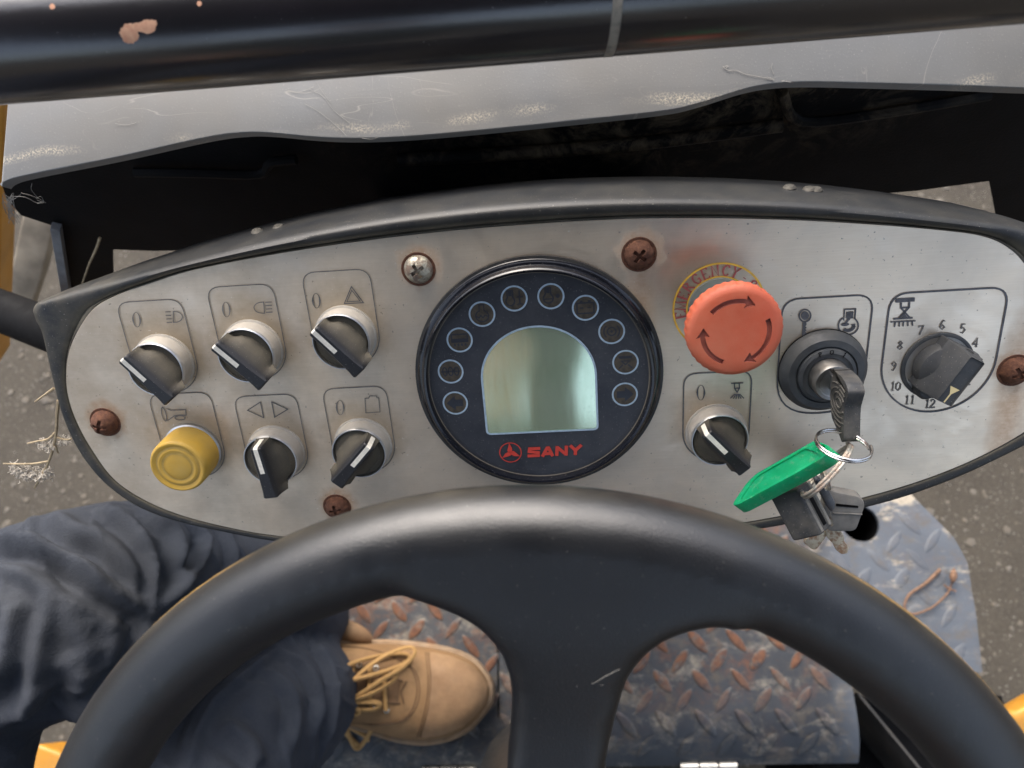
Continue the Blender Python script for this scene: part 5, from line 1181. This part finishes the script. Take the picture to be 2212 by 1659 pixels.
for pts, w_, am in (([(-20, 1175), (60, 1173), (121, 1194), (200, 1243), (266, 1291), (315, 1321)], .0065, .014), ([(67, 1092), (64, 1120), (61, 1158)], .005, .006), ([(109, 1110), (157, 1146), (218, 1170), (290, 1237), (320, 1300)], .008, .009),
                     ([(-10, 1216), (48, 1231), (103, 1279), (91, 1352), (73, 1461), (60, 1560)], .007, .007), ([(139, 1279), (157, 1352), (200, 1394), (230, 1430)], .009, .006), ([(315, 1321), (318, 1376), (276, 1449), (212, 1509), (121, 1557)], .007, .008),
                     ([(225, 1096), (297, 1150), (335, 1225), (338, 1320)], .005, .009), ([(315, 1105), (375, 1158), (387, 1249), (345, 1325)], .007, .010), ([(400, 1118), (440, 1170), (425, 1220), (360, 1300)], .005, .009), ([(460, 1125), (500, 1194), (490, 1257)], .005, .008),
                     ([(30, 1300), (20, 1400), (-10, 1480)], .008, .007), ([(130, 1420), (180, 1470), (150, 1540)], .009, .006), ([(180, 1200), (200, 1290), (250, 1370)], .012, .005), ([(240, 1330), (255, 1400), (230, 1460)], .007, .005), ([(-10, 1560), (60, 1520), (110, 1470)], .008, .006),
                     ([(654, 1370), (702, 1424), (720, 1485), (714, 1557), (690, 1640)], .006, .008), ([(600, 1400), (660, 1440), (690, 1510), (680, 1600)], .007, .006), ([(560, 1440), (620, 1480), (640, 1550), (620, 1640)], .008, .005), ([(590, 1388), (515, 1449), (448, 1509), (406, 1582), (390, 1660)], .0045, .0085), ([(604, 1396), (529, 1458), (463, 1518), (425, 1590), (409, 1665)], .0045, .0085), ([(480, 1560), (540, 1610), (560, 1659)], .009, .006), ([(670, 1400), (640, 1370)], .005, .005)):
    fold(pts, w_, am)
for v_ in bm.verts:
    p = v_.co; d = disp[v_.index]
    q = Vector((p.x * 15, p.y * 15, p.z * 9)); d += (.5 - abs(noise.noise(q))) * .0012 + max(0, 1 - abs(noise.noise(Vector((p.x * 11, p.y * 11, p.z * 7)))) / .07) * .0022 + max(0, 1 - abs(noise.noise(Vector((p.x * 17 + 4, p.y * 9, p.z * 13)))) / .06) * .0016
    v_.co = p + v_.normal * d
bm.to_mesh(jn.data); bm.free()
jn.matrix_parent_inverse = inv_p
for p_ in jn.data.polygons: p_.use_smooth = True
# jacket, head, hands (behind the camera, only met in reflections)
nk = Vector((-.13, -.88, 1.00))
jk = wchild('jacket', blob_mesh([[(-.18, -.84, .60, .135), (-.17, -.86, .72, .135), (-.15, -.88, .84, .125), (nk.x, nk.y, .93, .075)], [(-.32, -.88, .90, .065), (nk.x, nk.y, .90, .075), (.05, -.88, .90, .065)], [(-.32, -.88, .90, .065), (-.40, -.80, .68, .050), (-.36, -.58, .62, .040)], [(.05, -.88, .90, .065), (.14, -.80, .68, .050), (.06, -.58, .62, .040)], [(-.25, -.87, .80, .09), (-.05, -.87, .80, .09)]], .3), MAT['jacket'], per)
i_ = jk.matrix_parent_inverse.copy(); remeshed(jk, .014, 4); jk.matrix_parent_inverse = i_
def hand(wr, fw, sd):
    ch_ = [[(*wr, .026), (*(wr + fw * .04), .03), (*(wr + fw * .085 + Vector((sd * .016, 0, 0))), .020)], [(*(wr + fw * .05), .028), (*(wr + fw * .085 - Vector((sd * .018, 0, 0))), .019)]]
    for k, L in enumerate((.070, .078, .072, .056)):
        b = wr + fw * .09 + Vector((sd * (.027 - .018 * k), 0, .004)); ch_.append([(*b, .0095), (*(b + fw * L * .5), .009), (*(b + fw * L + Vector((0, 0, -.018))), .0075)])
    b = wr + fw * .03 + Vector((sd * .03, 0, 0)); ch_.append([(*b, .012), (*(b + fw * .03 + Vector((sd * .022, 0, 0))), .0105), (*(b + fw * .058 + Vector((sd * .026, 0, -.008))), .009)])
    return ch_
hd = [[(nk.x, nk.y, .95, .055), (nk.x, nk.y + .01, 1.04, .055)], [(nk.x, nk.y - .01, 1.17, .088), (nk.x, nk.y - .005, 1.13, .085), (nk.x, nk.y + .02, 1.09, .068), (nk.x, nk.y + .045, 1.06, .042)], [(nk.x, nk.y + .085, 1.135, .012), (nk.x, nk.y + .098, 1.115, .014)], [(nk.x - .085, nk.y - .01, 1.14, .014), (nk.x - .085, nk.y - .01, 1.11, .012)], [(nk.x + .085, nk.y - .01, 1.14, .014), (nk.x + .085, nk.y - .01, 1.11, .012)]]
hd += hand(Vector((-.36, -.58, .62)), Vector((.25, .95, -.1)).normalized(), 1) + hand(Vector((.06, -.58, .62)), Vector((-.25, .95, -.1)).normalized(), -1)
sk = wchild('head_and_hands', blob_mesh(hd, .3), MAT['skin'], per); i_ = sk.matrix_parent_inverse.copy(); remeshed(sk, .005, 4); sk.matrix_parent_inverse = i_
wchild('cap', lathe([(.098, -.02), (.100, .02), (.088, .06), (.05, .085), (0, .092)], 32, (nk.x, nk.y - .01, 1.17)), MAT['cap_cloth'], per)

# ---- work boots
def boot(toe, hd_, L, name, lw_=1.0):
    """toe point on the deck, heading unit vector"""
    X = hd_.normalized(); Z = Vector((0, 0, 1)); Y = Z.cross(X); T = Matrix.Translation(toe) @ Matrix((X, Y, Z)).transposed().to_4x4()
    W = [(-.002, .006, .030), (-.008, .020, .046), (-.022, .036, .056), (-.045, .047, .062), (-.075, .0525, .066), (-.105, .053, .076), (-.135, .050, .090), (-.165, .046, .106), (-.195, .044, .120), (-.225, .044, .140), (-.255, .043, .150), (-.285, .036, .150), (-.300, .020, .148)]
    v = []; f = []; n_ = 20
    for x, hw, ht in W:
        for k in range(n_ + 1):
            a = PI * k / n_; cy_, sz = math.cos(a), math.sin(a)
            y = hw * (abs(cy_) ** .72) * (1 if cy_ >= 0 else -1); z = .020 + (ht - .020) * (sz ** .85)
            skew = -.006 * math.sin(min(1, -x / .15) * PI)
            v.append((x * L / .30, y + skew, z))
    m_ = n_ + 1
    for i in range(len(W) - 1):
        for k in range(n_): f.append((i * m_ + k, (i + 1) * m_ + k, (i + 1) * m_ + k + 1, i * m_ + k + 1))
    f += [tuple(range(m_)), tuple(range((len(W) - 1) * m_, len(W) * m_))[::-1]]
    bt = wchild(name, mesh(v, f), MAT['boot'], per, angle=70)
    sb_ = bt.modifiers.new('s', 'SUBSURF'); sb_.levels = 2; sb_.render_levels = 2
    for vv in bt.data.vertices: vv.co = T @ vv.co
    def bchild(nm, me, mt, **k):
        for vv in me.vertices: vv.co = T @ vv.co
        o = obj(nm, me, mt, bt, **k); return o
    out_ = [(x * L / .30 + (.004 if i == 0 else 0), (hw + .005)) for i, (x, hw, ht) in enumerate(W)]
    pl = [(x, y - .006 * math.sin(min(1, -x / .15 * .30 / L) * PI)) for x, y in out_] + [(x, -y - .006 * math.sin(min(1, -x / .15 * .30 / L) * PI)) for x, y in reversed(out_)]
    bchild('sole', prism([(p.x, p.y) for p in rnd(pl, .01, 2)], .001, .026, .004), MAT['boot_sole'])
    def up(x, y, lift=.001): # point on the upper surface
        x0 = x * .30 / L
        for (xa, wa_, ha), (xb, wb_, hb_) in zip(W, W[1:]):
            if xb <= x0 <= xa: t = (xa - x0) / (xa - xb); hw = wa_ + (wb_ - wa_) * t; ht = ha + (hb_ - ha) * t; break
        else: hw, ht = .04, .06
        c_ = max(-.999, min(.999, y / hw)); c1 = abs(c_) ** (1 / .72); s1 = math.sqrt(max(0, 1 - c1 * c1)); skew = -.006 * math.sin(min(1, -x0 / .15) * PI)
        return Vector((x, y + skew, .020 + (ht - .020) * s1 ** .85 + lift))
    # toe cap seams, tongue, eyelets, laces
    for xo in (-.066, -.069): bchild('seam', tube(cr([up(xo + .010 * (abs(y) / .045) ** 2 * -1, y, .0004) for y in (-.046, -.035, -.02, 0, .02, .035, .046)], 4), .0007, 6), MAT['boot_seam'])
    tc = []; tf = []
    xs2 = [-.004 - .0615 * k / 9 for k in range(10)]; ysn = [-.96 + .16 * k for k in range(13)]
    for x in xs2:
        hwx = None
        for (xa, wa_, ha), (xb, wb_, hb_) in zip(W, W[1:]):
            if xb <= x * .3 / L <= xa: t = (xa - x * .3 / L) / (xa - xb); hwx = wa_ + (wb_ - wa_) * t
        for s in ysn: tc.append(up(x - .010 * s * s * (x / -.066), s * (hwx or .04) * .97, .0014))
    for i in range(9):
        for k in range(12): tf.append((i * 13 + k, i * 13 + k + 1, (i + 1) * 13 + k + 1, (i + 1) * 13 + k))
    bchild('toe_cap', mesh(tc, tf), MAT['boot_toe'])
    for xo in (-.112, -.128, -.146, -.166):
        for s in (-1, 1):
            c_ = up(xo, s * .021, .0012); bchild('eyelet', lathe([(.0034, -.001), (.0034, .0008), (.0020, .001), (.0018, -.001)], 12, c_), MAT['zinc'])
        a, b = up(xo, -.021, .003), up(xo - .006, .021, .003); mid_ = up(xo - .003, 0, .0055)
        bchild('lace', tube(cr([a, mid_, b], 6), .0026, 8), MAT['lace'])
    tv = []; tf2 = []
    for i_, x in enumerate([-.100 - .012 * k for k in range(10)]):
        for s in (-1, -.5, 0, .5, 1): tv.append(up(x, s * (.012 + .0008 * i_), .0016))
    for i_ in range(9):
        for k in range(4): tf2.append((i_ * 5 + k, i_ * 5 + k + 1, (i_ + 1) * 5 + k + 1, (i_ + 1) * 5 + k))
    bchild('tongue', mesh(tv, tf2), MAT['boot_tongue'])
    for off in (0, .003): bchild('seam', tube(cr([up(x, y * 1.0, .0005) for x, y in ((-.20, -.038), (-.16, -.040), (-.12 - off, -.038), (-.088 - off, -.026), (-.078 - off, 0), (-.088 - off, .026), (-.12 - off, .038), (-.16, .040), (-.20, .038))], 6), .0007, 6), MAT['boot_seam'])
    edge_ = [up(-.095, 0, .001)] + [up(x, .013 + (-.10 - x) * .06, .001) for x in (-.10, -.13, -.16, -.19)]
    for s in (1, -1): bchild('seam', tube(cr([up(x, s * (.012 + (-.10 - x) * .10), .0006) for x in (-.098, -.12, -.15, -.18, -.20)], 4), .0011, 6), MAT['boot_seam'])
    bchild('seam', tube(cr([up(-.098 + .004 * abs(y) / .012, y, .0006) for y in (-.012, -.006, 0, .006, .012)], 3), .0010, 6), MAT['boot_seam'])
    bchild('ankle_patch', mesh([up(-.178, .030, .0016), up(-.222, .030, .0016), up(-.222, .040, .0016), up(-.178, .041, .0016)], [(0, 1, 2, 3)]), MAT['boot_orange'], smooth=False)
    if lw_ > 1:
        bchild('ankle_collar', tube(cr([up(-.150, .050, .012), up(-.175, .058, .022), up(-.205, .062, .018), up(-.235, .060, .01)], 6), [.004, .006, .008, .010, .011, .012, .012, .013, .013, .013, .014, .014, .014, .014, .014, .014, .014, .014, .014][:19], 12), MAT['boot_toe'])
    # bow
    k0 = up(-.178, -.004, .006)
    loops = [[k0, up(-.150, .022, .010), up(-.110, .040, .007), up(-.094, .038, .007), up(-.104, .026, .010), up(-.135, .010, .013), k0], [k0, up(-.190, -.026, .006), up(-.170, -.048, -.004), up(-.150, -.062, -.030), up(-.160, -.070, -.035), up(-.176, -.052, -.008), k0], [k0, up(-.160, -.016, .008), up(-.140, -.026, .006), up(-.150, -.030, .006), k0]]
    for lp_ in loops: bchild('lace_loop', tube(cr(lp_, 7), .0026, 8), MAT['lace'])
    if lw_ > 1:
        for pts in ([(738, 1540, .075), (750, 1578, .05), (768, 1616, .03), (784, 1606, .03), (806, 1566, .05), (792, 1548, .07), (745, 1530, .085)], [(735, 1505, .10), (770, 1462, .105), (825, 1420, .095), (880, 1398, .08), (897, 1410, .08), (872, 1440, .088), (820, 1472, .10), (760, 1512, .10), (736, 1524, .098)], [(740, 1520, .10), (800, 1500, .10), (850, 1470, .09), (860, 1450, .088)], [(742, 1528, .095), (800, 1534, .09), (822, 1522, .088), (800, 1516, .095), (745, 1518, .1)]):
            obj('lace_loop', tube(cr([atz(q[:2], q[2]) for q in pts], 7), .0026, 8, flat=.6), MAT['lace'], bt)
    return bt
tB = atz((1060, 1497), .030); tB.z = 0; hB = atz((1065, 1500), .04) - atz((760, 1478), .04); hB.z = 0
b1 = boot(tB, hB, .30, 'boot', 2); b1['label'] = 'tan leather work boot with loosely tied yellow laces'
tA_ = atz((716, 1362), .030); tA_.z = 0; hA = hB.copy(); hA.rotate(Matrix.Rotation(math.radians(-4), 3, 'Z'))
b2 = boot(tA_, hA, .30, 'boot'); b2['label'] = 'second tan work boot mostly hidden behind the wheel rim'
